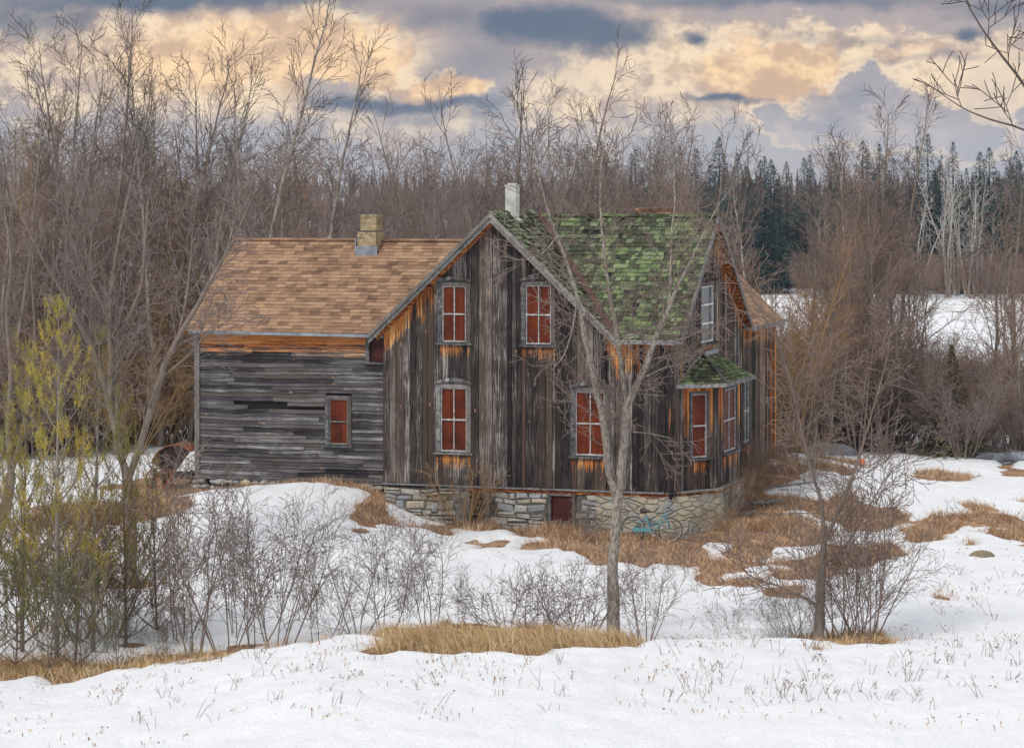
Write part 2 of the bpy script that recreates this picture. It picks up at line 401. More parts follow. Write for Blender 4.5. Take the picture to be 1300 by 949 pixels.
# far stubble showing through the field
sp=nt.nodes.new('ShaderNodeSeparateXYZ'); nt.links.new(co,sp.inputs[0]); yy=E(nt,sp.outputs[1])
n4=noise(nt,co,1,5,.7,sc=(.05,.22,1)); 
c=mixc(nt,(n4.ss(.53,.66)*yy.ss(190,262)*.8),c,(.34,.21,.12))
c=mixc(nt,n4.ss(.62,.72)*yy.ss(120,150)*.5,c,(.40,.27,.17))
nt.links.new(c,b.inputs['Base Color']); bump(nt,b,n2*.9+n1*.6+n3*.5,.9,.07); M['snow']=m
# ================================================================== HOUSE
house = empty('farmhouse', (X0, Y0, 0), -TH)
tag(house, 'abandoned weathered wooden farmhouse with mossy green main roof and brown shingled side wing', 'house')

def on_d(px, py, d0):          # photo point on a plane of constant depth d0 -> (s, z)
    k=(px-CX)/F; s=(k*(Y0+CU*d0)-X0-SU*d0)/(CU+SU*k); Y=Y0-SU*s+CU*d0
    return s, CZ-(py-HY)*Y/F
def on_s(px, py, s0):          # photo point on a plane of constant s0 -> (d, z)
    k=(px-CX)/F; d=(k*(Y0-SU*s0)-X0-CU*s0)/(SU-CU*k); Y=Y0-SU*s0+CU*d
    return d, CZ-(py-HY)*Y/F
class Fr:                      # wall frame: origin, along axis a, outward normal n
    def __init__(f,O,a): 
        l=math.hypot(*a); f.O=O; f.a=(a[0]/l,a[1]/l); f.n=(f.a[1],-f.a[0])
    def P(f,u,z,o=0): return (f.O[0]+f.a[0]*u+f.n[0]*o, f.O[1]+f.a[1]*u+f.n[1]*o, z)
def fbox(mb,f,u0,u1,z0,z1,o0,o1,at=None):
    mb.hexa([f.P(u0,z0,o1),f.P(u1,z0,o1),f.P(u1,z0,o0),f.P(u0,z0,o0),f.P(u0,z1,o1),f.P(u1,z1,o1),f.P(u1,z1,o0),f.P(u0,z1,o0)],at)
def free(z0,z1,holes,u):
    segs=[(z0,z1)]
    for (a,b,c,d) in holes:
        if a<u<b:
            ns=[]
            for (p,q) in segs:
                if c>p: ns.append((p,min(q,c)))
                if d<q: ns.append((max(p,d),q))
            segs=[x for x in ns if x[1]-x[0]>.02]
    return segs
def vboards(mb,f,u0,u1,zb,zt,holes,fresh,bw=(.12,.25),rnd=None):
    rnd=rnd or random.Random(3)
    cuts=[u0]; 
    edges=sorted(set([h[0] for h in holes]+[h[1] for h in holes]+[u1]))
    while cuts[-1]<u1-1e-4:
        nx=cuts[-1]+rnd.uniform(*bw)
        for e in edges:
            if cuts[-1]+.02<e<nx+.06: nx=e; break
        cuts.append(min(nx,u1))
    for a,b in zip(cuts,cuts[1:]):
        if b-a<.015: continue
        uc=(a+b)/2; g=rnd.uniform(.006,.020); off=rnd.uniform(.0,.028); tilt=rnd.uniform(-.006,.006)
        z1=zt(uc); z0=zb(uc)+rnd.uniform(-.01,.03); fk=rnd.uniform(.55,1.12)
        for (p,q) in free(z0,z1,holes,uc):
            n=max(1,int((q-p)/.12)); fr=[]; vs=[]; fs=[]
            za=[zt(a),zt(b)] if abs(q-z1)<1e-6 else [q,q]
            for i in range(n+1):
                t=i/n
                for (u,oo) in ((a+g/2,off+tilt),(b-g/2,off-tilt)):
                    top=za[0] if u<uc else za[1]
                    z=p+(top-p)*t
                    vs.append(f.P(u,z,.028+oo)); vs.append(f.P(u,z,.0)); v=fresh(u,z)*fk; fr+= [v,v]
            for i in range(n):
                o=i*4; fs+=[(o,o+2,o+6,o+4),(o+1,o,o+4,o+5),(o+2,o+3,o+7,o+6)]
            fs+=[(0,1,3,2),(n*4,n*4+2,n*4+3,n*4+1)]
            mb.add(vs,fs,fr)
def hboards(mb,f,u0,u1,z0,z1,holes,fresh,row=.112,rnd=None):
    rnd=rnd or random.Random(5); z=z0; edges=sorted(set([h[0] for h in holes]+[h[1] for h in holes]+[u1]))
    sagA=[rnd.uniform(-1,1) for _ in range(60)]
    r=0
    while z<z1-.02:
        h=row*rnd.uniform(.85,1.15); u=u0; r+=1; edges=sorted(set([x for q in holes if q[2]<z+h/2<q[3] for x in q[:2]]+[u1]))
        while u<u1-1e-4:
            nx=u+rnd.uniform(.9,3.6)
            for e in edges:
                if u+.02<e<nx+.12: nx=e; break
            nx=min(nx,u1); uc=(u+nx)/2; zc=z+h/2
            if not any(a<uc<b and c<zc<d for a,b,c,d in holes) and rnd.random()>.012:
                n=max(1,int((nx-u)/.3)); vs=[];fr=[];fs=[]
                lift=rnd.uniform(.010,.024) if rnd.random()<.85 else rnd.uniform(.03,.05); dz=rnd.uniform(-.006,.006); dz2=dz+rnd.uniform(-.012,.012)
                for i in range(n+1):
                    t=i/n; uu=u+.003+(nx-u-.006)*t; sg=.025*math.sin(uu*.55+1+z*.1)+.008*math.sin(uu*2.3+z*3)+dz+(dz2-dz)*t
                    zz0=z+sg; zz1=min(z+h+.012+sg,z1+.03)
                    ch=rnd.uniform(0,.012) if rnd.random()<.25 else 0
                    vs+=[f.P(uu,zz0+ch,.010+lift+.012),f.P(uu,zz1,.012),f.P(uu,zz0+ch,0)]; v=fresh(uu,z); fr+=[v]*3
                for i in range(n):
                    o=i*3; fs+=[(o,o+3,o+4,o+1),(o+2,o+5,o+3,o)]
                mb.add(vs,fs,fr)
            u=nx
        z+=h
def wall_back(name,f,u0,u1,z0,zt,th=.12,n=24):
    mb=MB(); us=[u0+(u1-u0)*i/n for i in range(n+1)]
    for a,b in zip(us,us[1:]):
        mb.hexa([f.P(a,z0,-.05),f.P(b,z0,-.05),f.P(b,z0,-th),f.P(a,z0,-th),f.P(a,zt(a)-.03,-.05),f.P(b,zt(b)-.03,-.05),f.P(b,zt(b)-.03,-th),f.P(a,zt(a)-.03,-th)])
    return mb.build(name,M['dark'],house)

FF=Fr((0,0),(1,0)); FR=Fr((8.55,0),(0,1)); FW=Fr((0,.8),(1,0))
SILL=1.60
gz=lambda u: 9.26-abs(u-3.31)*.944-.10            # underside of the front gable roof
def front_top(u): return gz(u) if u<6.62 else 5.83+.3*.791-.10+.0

def window(f, fpx, hood='flat', cols=2, casing=.13, sashmat='sash', pane='redpane', casem='casing', sill=.10, name='window', rows=2, parent=None, head=.10):
    """fpx = (ua,ub,za,zb) of the sash opening. returns hole"""
    ua,ub,za,zb=fpx; c=MB()
    for (a,b,z0,z1) in ((ua-casing,ua-.002,za-.02,zb+casing*.8),(ub+.002,ub+casing,za-.02,zb+casing*.8)): fbox(c,f,a,b,z0,z1,-.05,.065)
    fbox(c,f,ua,ub,zb+.002,zb+casing*.8-.003,-.05,.058)
    win=c.build(name,M[casem],parent or house,attrib=True)
    if hood:
        h=MB(); n=10; a,b=ua-casing-.04,ub+casing+.04; zt=zb+casing*.8
        for i in range(n):
            t0,t1=i/n,(i+1)/n; r0=head*(1-(2*t0-1)**2)if hood=='arch' else head*(1-abs(2*t0-1)); r1=head*(1-(2*t1-1)**2) if hood=='arch' else head*(1-abs(2*t1-1))
            p,q=a+(b-a)*t0,a+(b-a)*t1
            h.hexa([f.P(p,zt+r0*.6+.004,.13),f.P(q,zt+r1*.6+.004,.13),f.P(q,zt+r1*.6+.004,-.01),f.P(p,zt+r0*.6+.004,-.01),f.P(p,zt+.05+r0,.13),f.P(q,zt+.05+r1,.13),f.P(q,zt+.05+r1,-.01),f.P(p,zt+.05+r0,-.01)])
            h.hexa([f.P(p,zt+.002,.05),f.P(q,zt+.002,.05),f.P(q,zt+.002,-.01),f.P(p,zt+.002,-.01),f.P(p,zt+r0*.6+.002,.05),f.P(q,zt+r1*.6+.002,.05),f.P(q,zt+r1*.6+.002,-.01),f.P(p,zt+r0*.6+.002,-.01)],.0)
        h.build('window_hood',M[casem],win,attrib=True)
    if sill:
        s=MB(); fbox(s,f,ua-casing-.06,ub+casing+.06,za-.02-.055,za-.022,-.05,.14); s.build('sill',M[casem],win,attrib=True)
    s=MB(); w=.029; zm=(za+zb)/2
    fbox(s,f,ua+.003,ua+w,za,zb,-.03,.03); fbox(s,f,ub-w,ub-.003,za,zb,-.03,.03)
    fbox(s,f,ua+w,ub-w,za,za+w*1.5,-.03,.028); fbox(s,f,ua+w,ub-w,zb-w*1.1,zb-.002,-.03,.028)
    for r in range(1,rows): 
        zr=za+(zb-za)*r/rows; fbox(s,f,ua+w,ub-w,zr-.022,zr+.022,-.03,.03)
    for i in range(1,cols):
        u=ua+(ub-ua)*i/cols; fbox(s,f,u-.013,u+.013,za+w*1.5,zb-w*1.1,-.028,.022)
    s.build('sash',M[sashmat],win)
    p=MB(); fbox(p,f,ua+.01,ub-.01,za+.01,zb-.01,-.04,-.018)
    p.build('pane',M[pane],win)
    return (ua-casing+.01,ub+casing-.01,za-.05,zb+casing*.8)
def opx(x0,x1,y0,y1,plane='f'):   # sash opening from photo pixels
    fn={'f':lambda x,y:on_d(x,y,0),'w':lambda x,y:on_d(x,y,.8),'r':lambda x,y:on_s(x,y,8.55)}[plane]
    a,z1=fn(x0,y0); b,_=fn(x1,y0); _,z0=fn((x0+x1)/2,y1); _,z1=fn((x0+x1)/2,y0)
    return (a,b,z0,z1)
ops=[opx(562,592,363,434), opx(668,700,362,437), opx(560,593,492,573), opx(731,768,497,578)]
holes=[window(FF,o,hood='arch',head=.13,sashmat='sash',casem='trim' if i==2 else 'casing') for i,o in enumerate(ops)]
up=opx(888,904.5,363,434,'r'); hr=[window(FR,up,hood='arch',head=.16,cols=1,casem='boards',sashmat='white',pane='glass',casing=.16,rows=3)]
rw=opx(941.5,950,482,561,'r'); hr2=[window(FR,rw,hood=None,cols=2,pane='glass',casing=.14)]

def nearsill(u,z,holes,off=0):
    v=0
    for (a,b,c,d) in holes:
        if a<u<b and c-.75<z<c: v=max(v,1.0-(c-z)/.55)
    return v
def fresh_front(u,z):
    v=nearsill(u,z,holes)*.95
    top=front_top(u)-z
    if u<1.55: v=max(v,1.35-top/1.0*(1.0 if u>1.0 else 1.5))
    elif u<6.5: v=max(v,.42-top/.5)
    else: v=max(v,1.45-top/(1.0 if 6.8<u<7.9 else .5))
    if 8.35<u: v=max(v,.36+.2*math.sin(z*2.3))
    return max(v,.10)
mb=MB(); vboards(mb,FF,0,6.62,lambda u:SILL,front_top,holes,fresh_front,rnd=random.Random(11))
vboards(mb,FF,6.64,8.55,lambda u:SILL,front_top,holes,fresh_front,bw=(.13,.24),rnd=random.Random(12))
mb.build('front_wall',M['boards'],house,attrib=True)
wall_back('inner_wall',FF,.02,8.5,SILL,front_top)
# right hand gable wall and rear part
mainz=lambda d: 9.23-abs(4-d)*.791-.10
rearz=lambda d: 5.72
def fresh_r(u,z):
    v=nearsill(u,z,hr+hr2); top=mainz(u)-z if u<8 else 5.7-z
    if u>4.6: v=max(v,.95-top/.8)
    else: v=max(v,.5-top/.6)
    if u>12: v=max(v,.75)
    return max(v,.22)
mb=MB(); vboards(mb,FR,0,8,lambda u:1.45,mainz,hr,fresh_r,rnd=random.Random(13)); 
fbox(mb,FR,8.02,8.16,1.35,5.7,0,.07,.1)
vboards(mb,FR,8.18,12.6,lambda u:1.35,rearz,hr2,fresh_r,rnd=random.Random(14)); fbox(mb,FR,12.5,12.64,1.3,5.7,.05,.09,.8)
mb.build('side_wall',M['boards'],house,attrib=True)
wall_back('inner_wall',FR,.02,7.98,1.4,mainz); wall_back('inner_wall',FR,8.02,12.6,1.3,rearz)
# hidden sides, so the house is whole from elsewhere
FL=Fr((0,8),(0,-1)); FB=Fr((8.55,12.6),(-1,0)); FWL=Fr((-6.2,7.8),(0,-1)); FWB=Fr((0,7.8),(-1,0)); FM=Fr((8.5,8),(-1,0))
mb=MB(); vboards(mb,FL,.02,7.98,lambda u:1.5,lambda u:6.05,[],lambda u,z:.05)
vboards(mb,FB,0,6.8,lambda u:1.3,lambda u:9.2-abs(u-3.25)*.98,[],lambda u,z:.05)
vboards(mb,FM,.05,8.45,lambda u:1.4,lambda u:5.8,[],lambda u,z:.05)
mb.build('rear_wall',M['boards'],house,attrib=True)
mb=MB(); f=Fr((1.75,12.6),(0,-1)); vboards(mb,f,0,4.6,lambda u:1.3,lambda u:5.7,[],lambda u,z:.05); mb.build('rear_wall',M['boards'],house,attrib=True)
# wing
wsash=opx(418.5,442,506,564,'w'); usash=opx(469.5,490,428.5,458.5,'w')
hw=[window(FW,wsash,hood=None,cols=1,rows=2,casing=.12,sashmat='trim'), window(FW,(usash[0],usash[1],usash[2],usash[3]),hood=None,cols=1,rows=1,casing=.10,pane='redwood',sashmat='redwood')]
WTOP=5.74
def fresh_w(u,z):
    t=WTOP-z; v=1.25-t/.62
    if z<1.75: v=max(v,.12)
    return max(v,.12)
mb=MB(); hboards(mb,FW,-6.18,.02,1.50,WTOP,hw,fresh_w); mb.build('wing_wall',M['clap'],house,attrib=True)
wall_back('inner_wall',FW,-6.18,0,1.5,lambda u:WTOP)
mb=MB(); fbox(mb,FW,-6.29,-6.185,1.42,WTOP,-.1,.05); fbox(mb,FWL,6.98,7.08,1.42,WTOP,-.08,.04); mb.build('corner_board',M['trim'],house,attrib=True)
mb=MB(); hboards(mb,FWL,.02,6.98,1.4,WTOP,[],lambda u,z:.1)
for i in range(28):    # wing gable end above the eaves
    z0=WTOP+i*.1; h=max(0,(1-(i+.5)/27)); c=3.5
    if h>.02: fbox(mb,FWL,c-3.5*h,c+3.5*h,z0,z0+.11,.0,.02,.1)
hboards(mb,FWB,.0,6.2,1.4,WTOP,[],lambda u,z:.1); mb.build('wing_end_wall',M['clap'],house,attrib=True)

# ---------------- roofs
def shingles(mb,O,ua,wa,rows,expo,ur,wd,thick,rnd,off=.03,jit=.0,miss=None,kick=.012):
    """O origin (s,d,z); ua unit along eave, wa unit up the slope; ur(w)->(u0,u1)"""
    O=Vector(O); ua=Vector(ua).normalized(); wa=Vector(wa).normalized(); n=ua.cross(wa).normalized()
    if n.z<0: n=-n
    for r in range(rows):
        w=r*expo; u0,u1=ur(w+expo*.5)
        if u1-u0<.05: continue
        u=u0; first=True
        while u<u1-.01:
            wid=rnd.uniform(*wd); 
            if first: wid*=rnd.random()*.8+.2; first=False
            b=min(u+wid,u1)
            if u1-b<.06: b=u1
            if not(miss and miss(u,w,rnd)):
                j=rnd.uniform(-jit,jit); l=rnd.uniform(0,kick); t=thick*rnd.uniform(.7,1.3)
                wl=w+j; wh=w+expo*1.15
                p=lambda uu,ww,nn:O+ua*uu+wa*ww+n*nn
                tw=rnd.uniform(-kick,kick)*.5; bb=b-rnd.uniform(.003,.010)
                mb.hexa([p(u,wl,off+l+tw),p(bb,wl,off+l-tw),p(bb,wh,off-.004),p(u,wh,off-.004),p(u,wl,off+l+t+tw),p(bb,wl,off+l+t-tw),p(bb,wh,off+.001),p(u,wh,off+.001)])
            u=b
def deck(mb,quad,th,at=0.6):
    at=.18 if at<.7 else .42
    """slab hanging below a quad"""
    q=[Vector(p) for p in quad]; n=(q[1]-q[0]).cross(q[2]-q[0]).normalized()
    if n.z<0: n=-n
    mb.hexa([tuple(p-n*th) for p in q]+[tuple(p) for p in q],at)
rr=random.Random(21)
# wing roof
we=(0,.55,5.80); wr=(0,3.75,2.64); wl=math.hypot(3.75,2.64)
k_wing=lambda w: (-6.5, 2.40-(1-w/wl)*2.9 if False else min(2.40,(w/wl)*2.6-.1))
mb=MB(); shingles(mb,we,(1,0,0),wr,int(wl/.166)+1,.166,k_wing,(.30,.34),.013,rr,off=.012,kick=.010)
shingles(mb,(-6.5,8.05,5.80),(1,0,0),(0,-3.75,2.64),int(wl/.166),.166,lambda w:(0,6.4),(.3,.34),.009,rr,off=.012,kick=.006)
for u in np.arange(-6.5,2.3,.3): mb.box((u,4.18,8.425),(u+.29,4.42,8.455+.01*rr.random()))
rf=mb.build('wing_roof',M['asphalt'],house)
mb=MB(); deck(mb,[(-6.5,.55,5.8),(.0,.55,5.8),(2.4,4.3,8.44),(-6.5,4.3,8.44)],.09,.7); deck(mb,[(-6.5,8.05,5.8),(-.1,8.05,5.8),(-.1,4.3,8.44),(-6.5,4.3,8.44)],.09,.7)
mb.build('roof_deck',M['raw'],rf,attrib=True)
mb=MB(); mb.hexa([(-6.35,.46,5.745),(-.05,.46,5.715),(-.05,.60,5.715),(-6.35,.60,5.745),(-6.35,.46,5.83),(-.05,.46,5.80),(-.05,.60,5.80),(-6.35,.60,5.83)])
mb.build('gutter',M['tin'],house)
# front gable roof: ridge along d at s=3.31
gl=3.60; sl=math.hypot(1,.944)
ge=9.26-3.6*.944
def vd(w):     # depth of the valley for the right slope at slope distance w
    s=6.91-w/sl; return 4-(s-3.31)/.838
mb=MB(); ln=gl*sl
shingles(mb,(6.91,-.3,ge),(0,1,0),(-1,0,.944),int(ln/.17)+1,.17,lambda w:(0,max(.04,vd(w)+.3-.05)),(.10,.26),.02,rr,off=.02,jit=.045,kick=.035,miss=lambda u,w,q:q.random()<.10)
fg=mb.build('gable_roof',M['mossgrey'],house)
mb=MB(); mb.add([(6.90,-.29,ge+.012),(6.90,8.2,ge+.012),(3.31,8.2,9.272),(3.31,-.29,9.272)],[(0,1,2,3)]); mb.build('underlay',M['dark'],fg)
mb=MB(); shingles(mb,(-.29,-.3,ge),(0,1,0),(1,0,.944),int(ln/.2),.2,lambda w:(0,8.3),(.12,.3),.02,rr,off=.02,jit=.03,kick=.025)
shingles(mb,(6.91,4.4,ge),(0,1,0),(-1,0,.944),int(ln/.2),.2,lambda w:(max(0,-.0+0*w+ (3.3-w/sl)*.838 if w/sl<3.6 else 0),3.9),(.12,.3),.02,rr,off=.02)
mb.build('gable_roof',M['mossgrey'],house)
mb=MB(); deck(mb,[(-.29,-.3,ge),(-.29,8.3,ge),(3.31,8.3,9.26),(3.31,-.3,9.26)],.09,.6); deck(mb,[(6.91,-.3,ge),(6.91,8.3,ge),(3.31,8.3,9.26),(3.31,-.3,9.26)],.09,.6)
mb.build('roof_deck',M['raw'],fg,attrib=True)
# rake boards of the front gable
mb=MB()
for sg in (-1,1):
    for (o0,o1,t0,t1) in ((-.34,-.305,-.20,.05),(-.40,-.342,-.06,.075)):
        a=(3.31+sg*3.68,9.26-3.68*.944); c=(3.31,9.26)
        mb.hexa([(a[0],o0,a[1]+t0),(c[0],o0,c[1]+t0),(c[0],o1,c[1]+t0),(a[0],o1,a[1]+t0),(a[0],o0,a[1]+t1),(c[0],o0,c[1]+t1),(c[0],o1,c[1]+t1),(a[0],o1,a[1]+t1)],.0)
mb.build('rake_board',M['trim'],house,attrib=True)
mb=MB()
for sg in (-1,1):
    a=(3.31+sg*3.5,9.26-3.5*.944-.12); c=(3.31,9.26-.12)
    mb.hexa([(a[0],-.11,a[1]-.16),(c[0],-.11,c[1]-.16),(c[0],-.06,c[1]-.16),(a[0],-.06,a[1]-.16),(a[0],-.11,a[1]),(c[0],-.11,c[1]),(c[0],-.06,c[1]),(a[0],-.06,a[1])],.55)
mb.build('frieze_board',M['raw'],house,attrib=True)
# main roof, front slope
mlen=math.hypot(4.3,3.4); 
def ur_main(w):
    d=-.3+w/mlen*4.3; return (3.31+(4-d)*.838+.10, 8.85)
mb=MB(); 
def miss(u,w,q):
    return q.random()<(.05 if (1.2<w<3.6 and 4.5<u<8.2) else .012)
shingles(mb,(0,-.3,5.83),(1,0,0),(0,4.3,3.4),int(mlen/.19)+1,.19,ur_main,(.10,.26),.016,rr,off=.018,jit=.014,kick=.016,miss=miss)
mr=mb.build('main_roof',M['mossroof'],house)
mb=MB(); mb.add([(3.31,3.99,9.233),(8.82,3.99,9.233),(8.82,-.29,5.842),(6.91,-.29,5.842)],[(0,1,2,3)]); mb.build('underlay',M['dark'],mr)
mb=MB(); shingles(mb,(0,8.3,5.83),(1,0,0),(0,-4.3,3.4),int(mlen/.245),.245,lambda w:(3.31,8.85),(.15,.34),.016,rr,off=.018)
for u in np.arange(3.5,8.7,.3):
    z=9.24+rr.uniform(0,.02); q=[(u,3.86),(u+.29,3.86),(u+.29,4.14),(u,4.14)]
    mb.hexa([(a,b_,z-.05 if abs(b_-4)>.1 else z) for a,b_ in q]+[(a,b_,z+.03) for a,b_ in q])
mb.build('main_roof',M['mossroof'],house)
mb=MB(); deck(mb,[(3.31,3.99,9.225),(8.83,3.99,9.225),(8.83,-.3,5.83),(6.91,-.3,5.83)],.10,.75); deck(mb,[(3.31,4.01,9.225),(8.83,4.01,9.225),(8.83,8.3,5.83),(3.31,8.3,5.83)],.10,.75)
mb.build('roof_deck',M['raw'],mr,attrib=True)
mb=MB()
for (da,db) in ((-.34,4),(8.34,4)):
    a=(da,9.25-abs(4-da)*.791); c=(4,9.25)
    mb.hexa([(8.85,a[0],a[1]-.17),(8.85,c[0],c[1]-.17),(8.89,c[0],c[1]-.17),(8.89,a[0],a[1]-.17),(8.85,a[0],a[1]+.055),(8.85,c[0],c[1]+.055),(8.89,c[0],c[1]+.055),(8.89,a[0],a[1]+.055)])
mb.build('rake_board',M['trim'],house,attrib=True)
mb=MB(); fbox(mb,Fr((0,-.3),(1,0)),6.9,8.84,5.70,5.83,.002,.03); mb.build('fascia',M['trim'],house,attrib=True)
# valley flashing
a=Vector((6.95,-.32,5.84)); c=Vector((3.31,4.0,9.25)); ax=(c-a).normalized()
nA=Vector((.944,0,1)).normalized(); nB=Vector((0,-.791,1)).normalized()
lA=(ax.cross(nA)).normalized(); lB=(nB.cross(ax)).normalized()
if lA.y>0: lA=-lA
if lB.x<0: lB=-lB
up_=Vector((0,0,.055)); mb=MB()
mb.add([a+up_,c+up_,c+up_+lB*.16,a+up_+lB*.16],[(0,1,2,3)]); mb.add([a+up_,c+up_,c+up_+lA*.13,a+up_+lA*.13],[(0,1,2,3)])
mb.build('valley_flashing',M['valley'],mr)
# rear wing roof
mb=MB(); L=math.hypot(3.55,3.55)
shingles(mb,(8.85,8.0,5.75),(0,1,0),(-1,0,1),int(L/.166)+1,.166,lambda w:(0 if w<.2 else 0,4.9),(.3,.34),.009,rr,off=.012,kick=.006)
shingles(mb,(1.75,8.0,5.75),(0,1,0),(1,0,1),int(L/.166)+1,.166,lambda w:(0,4.9),(.3,.34),.009,rr,off=.012,kick=.006)
r2=mb.build('rear_roof',M['asphalt'],house)
mb=MB(); deck(mb,[(8.84,8,5.75),(8.84,12.9,5.75),(5.3,12.9,9.29),(5.3,8,9.29)],.08,.6); deck(mb,[(1.76,8,5.75),(1.76,12.9,5.75),(5.3,12.9,9.29),(5.3,8,9.29)],.08,.6); mb.build('roof_deck',M['trim'],r2,attrib=True)
mb=MB(); mb.box((8.85,8.3,5.66),(8.88,12.9,5.79)); mb.build('fascia',M['trim'],house,attrib=True)

# chimneys
cd=4.1; cs,_=on_d(471.5,290,cd); mb=MB()
mb.box((cs-.30,cd-.40,7.9),(cs+.30,cd+.32,8.70)); mb.box((cs-.25,cd-.26,8.75),(cs+.25,cd+.26,9.16)); mb.box((cs-.27,cd-.28,9.16),(cs+.27,cd+.28,9.23))
mb.build('brick_chimney',M['brick'],house)
mb=MB(); mb.box((cs-.35,cd-.46,7.9),(cs+.35,cd-.425,8.28)); mb.box((cs-.37,cd-.424,7.95),(cs-.335,cd+.1,8.5)); mb.build('chimney_flashing',M['tin'],house)
fd=1.65; mb=MB(); mb.box((3.16,fd-.17,9.0),(3.48,fd+.17,10.08)); 
for t in (3.19,3.24,3.29,3.34,3.39,3.44): mb.box((t,fd-.185,9.05),(t+.02,fd-.172,10.03))
mb.box((3.14,fd-.19,10.085),(3.50,fd+.19,10.12)); 
mb.tube([(3.32,fd,10.12),(3.32,fd,10.17)],.14,12); mb.build('white_chimney',M['whitetin'],house)
mb=MB(); deck(mb,[(3.33,fd-.25,9.31),(3.33,fd+.2,9.31),(3.62,fd+.2,9.04),(3.62,fd-.25,9.04)],.012); mb.build('chimney_flashing',M['whitetin'],house)

# ---------------- foundation
def stones(mb,f,u0,u1,z0,z1,holes,rnd,proud=(.02,.07),rowh=(.12,.27),wid=(.2,.62)):
    z=z1
    while z>z0:
        h=rnd.uniform(*rowh); zb=max(z-h,z0-.02)
        u=u0
        while u<u1-.01:
            w=rnd.uniform(*wid)*(1.0 if h>.17 else .9); b=min(u+w,u1)
            if u1-b<.1: b=u1
            uc=(u+b)/2; zc=(z+zb)/2
            if not any(p-.03<uc<q+.03 and c_<zc<d_ for p,q,c_,d_ in holes):
                parts=[(zb,z)] if rnd.random()<.75 or h<.16 else [(zb,zc-.004),(zc+.004,z)]
                for (p,q) in parts:
                    g=.010; ju=lambda:rnd.uniform(-.045,.045); pr=rnd.uniform(*proud)
                    c1=[(u+g+ju()*.6,p+g+ju()*.5),(b-g+ju()*.6,p+g+ju()*.5),(b-g+ju()*.6,q-g+ju()*.5),(u+g+ju()*.6,q-g+ju()*.5)]
                    e=min(.045,(q-p)*.3); cx=sum(x for x,_ in c1)/4; cz=sum(x for _,x in c1)/4
                    def ins(k,ex): return [(x+(cx-x)*min(.45,ex/max(.05,abs(cx-x))), y+(cz-y)*min(.45,ex/max(.03,abs(cz-y)))) for x,y in c1]
                    c2=ins(0,e*.35); c3=ins(0,e*1.1)
                    wv=lambda x:.035*math.sin(x*2.1+z*2)+.02*math.sin(x*5.3+z*7)
                    c1,c2,c3=[[(x,y+wv(x)) for x,y in cc] for cc in (c1,c2,c3)]
                    vs=[f.P(x,y,-.02) for x,y in c1]+[f.P(x,y,pr*.6) for x,y in c2]+[f.P(x,y,pr+rnd.uniform(-.008,.012)) for x,y in c3]
                    fs=[(8,9,10,11)]
                    for k in range(4):
                        k2=(k+1)%4; fs+=[(k,k2,4+k2,4+k),(4+k,4+k2,8+k2,8+k)]
                    mb.add(vs,fs)
            u=b
        z=zb
sr=random.Random(33)
bw=opx(700,727,629,660); dw=(on_d(580,640,0)[0],on_d(617,640,0)[0],.1,SILL-.12)
bh=[(bw[0]-.12,bw[1]+.12,bw[2]-.1,bw[3]+.1),(dw[0]-.10,dw[1]+.12,0,dw[3]+.02)]
mb=MB(); stones(mb,FF,.03,6.35,-.25,SILL-.10,bh,sr)
stones(mb,Fr((0.03,1.2),(0,-1)),0,1.17,-.25,SILL-.1,[],sr)
st=mb.build('stone_foundation',M['stone'],house)
mb=MB(); 
for (a,b_) in ((.04,bh[1][0]),(bh[1][1],bh[0][0]),(bh[0][1],8.15)): mb.box((a,-.01,-.4),(b_,.3,SILL-.1))
mb.box((bh[1][0],.5,-.4),(bh[1][1],.55,SILL-.1)); mb.box((bh[0][0],-.01,-.4),(bh[0][1],.3,bh[0][2])); mb.box((bh[0][0],-.01,bh[0][3]),(bh[0][1],.3,SILL-.1))
mb.build('mortar',M['mortar'],st)
# rendered part, running round below the bay
pl=[(6.3,-.02),(7.4,-.05),(8.3,-.05),(8.9,.35),(9.48,1.5),(9.46,4.75),(8.6,5.5)]
mb=MB(); dens=[]
for a,b_ in zip(pl,pl[1:]):
    n=max(2,int(math.hypot(b_[0]-a[0],b_[1]-a[1])/.09))
    dens+=[(a[0]+(b_[0]-a[0])*i/n,a[1]+(b_[1]-a[1])*i/n,Fr(a,(b_[0]-a[0],b_[1]-a[1])).n) for i in range(n)]
dens.append((pl[-1][0],pl[-1][1],(1,0)))
nz=20; vs=[]; fs=[]
fb=np.array([[float(fbm(np.array([i*.33]),np.array([j*.5]),51,4)[0]) for j in range(nz+1)] for i in range(len(dens))])
for i,(x,y,n) in enumerate(dens):
    for j in range(nz+1):
        z=-.35+(SILL-.12+.35)*j/nz; o=(fb[i][j]-.45)*.10
        vs.append((x+n[0]*o,y+n[1]*o,z))
for i in range(len(dens)-1):
    for j in range(nz): q=i*(nz+1)+j; fs.append((q,q+nz+1,q+nz+2,q+1))
mb.add(vs,fs); mb.build('rendered_foundation',M['render'],house,smooth=True)
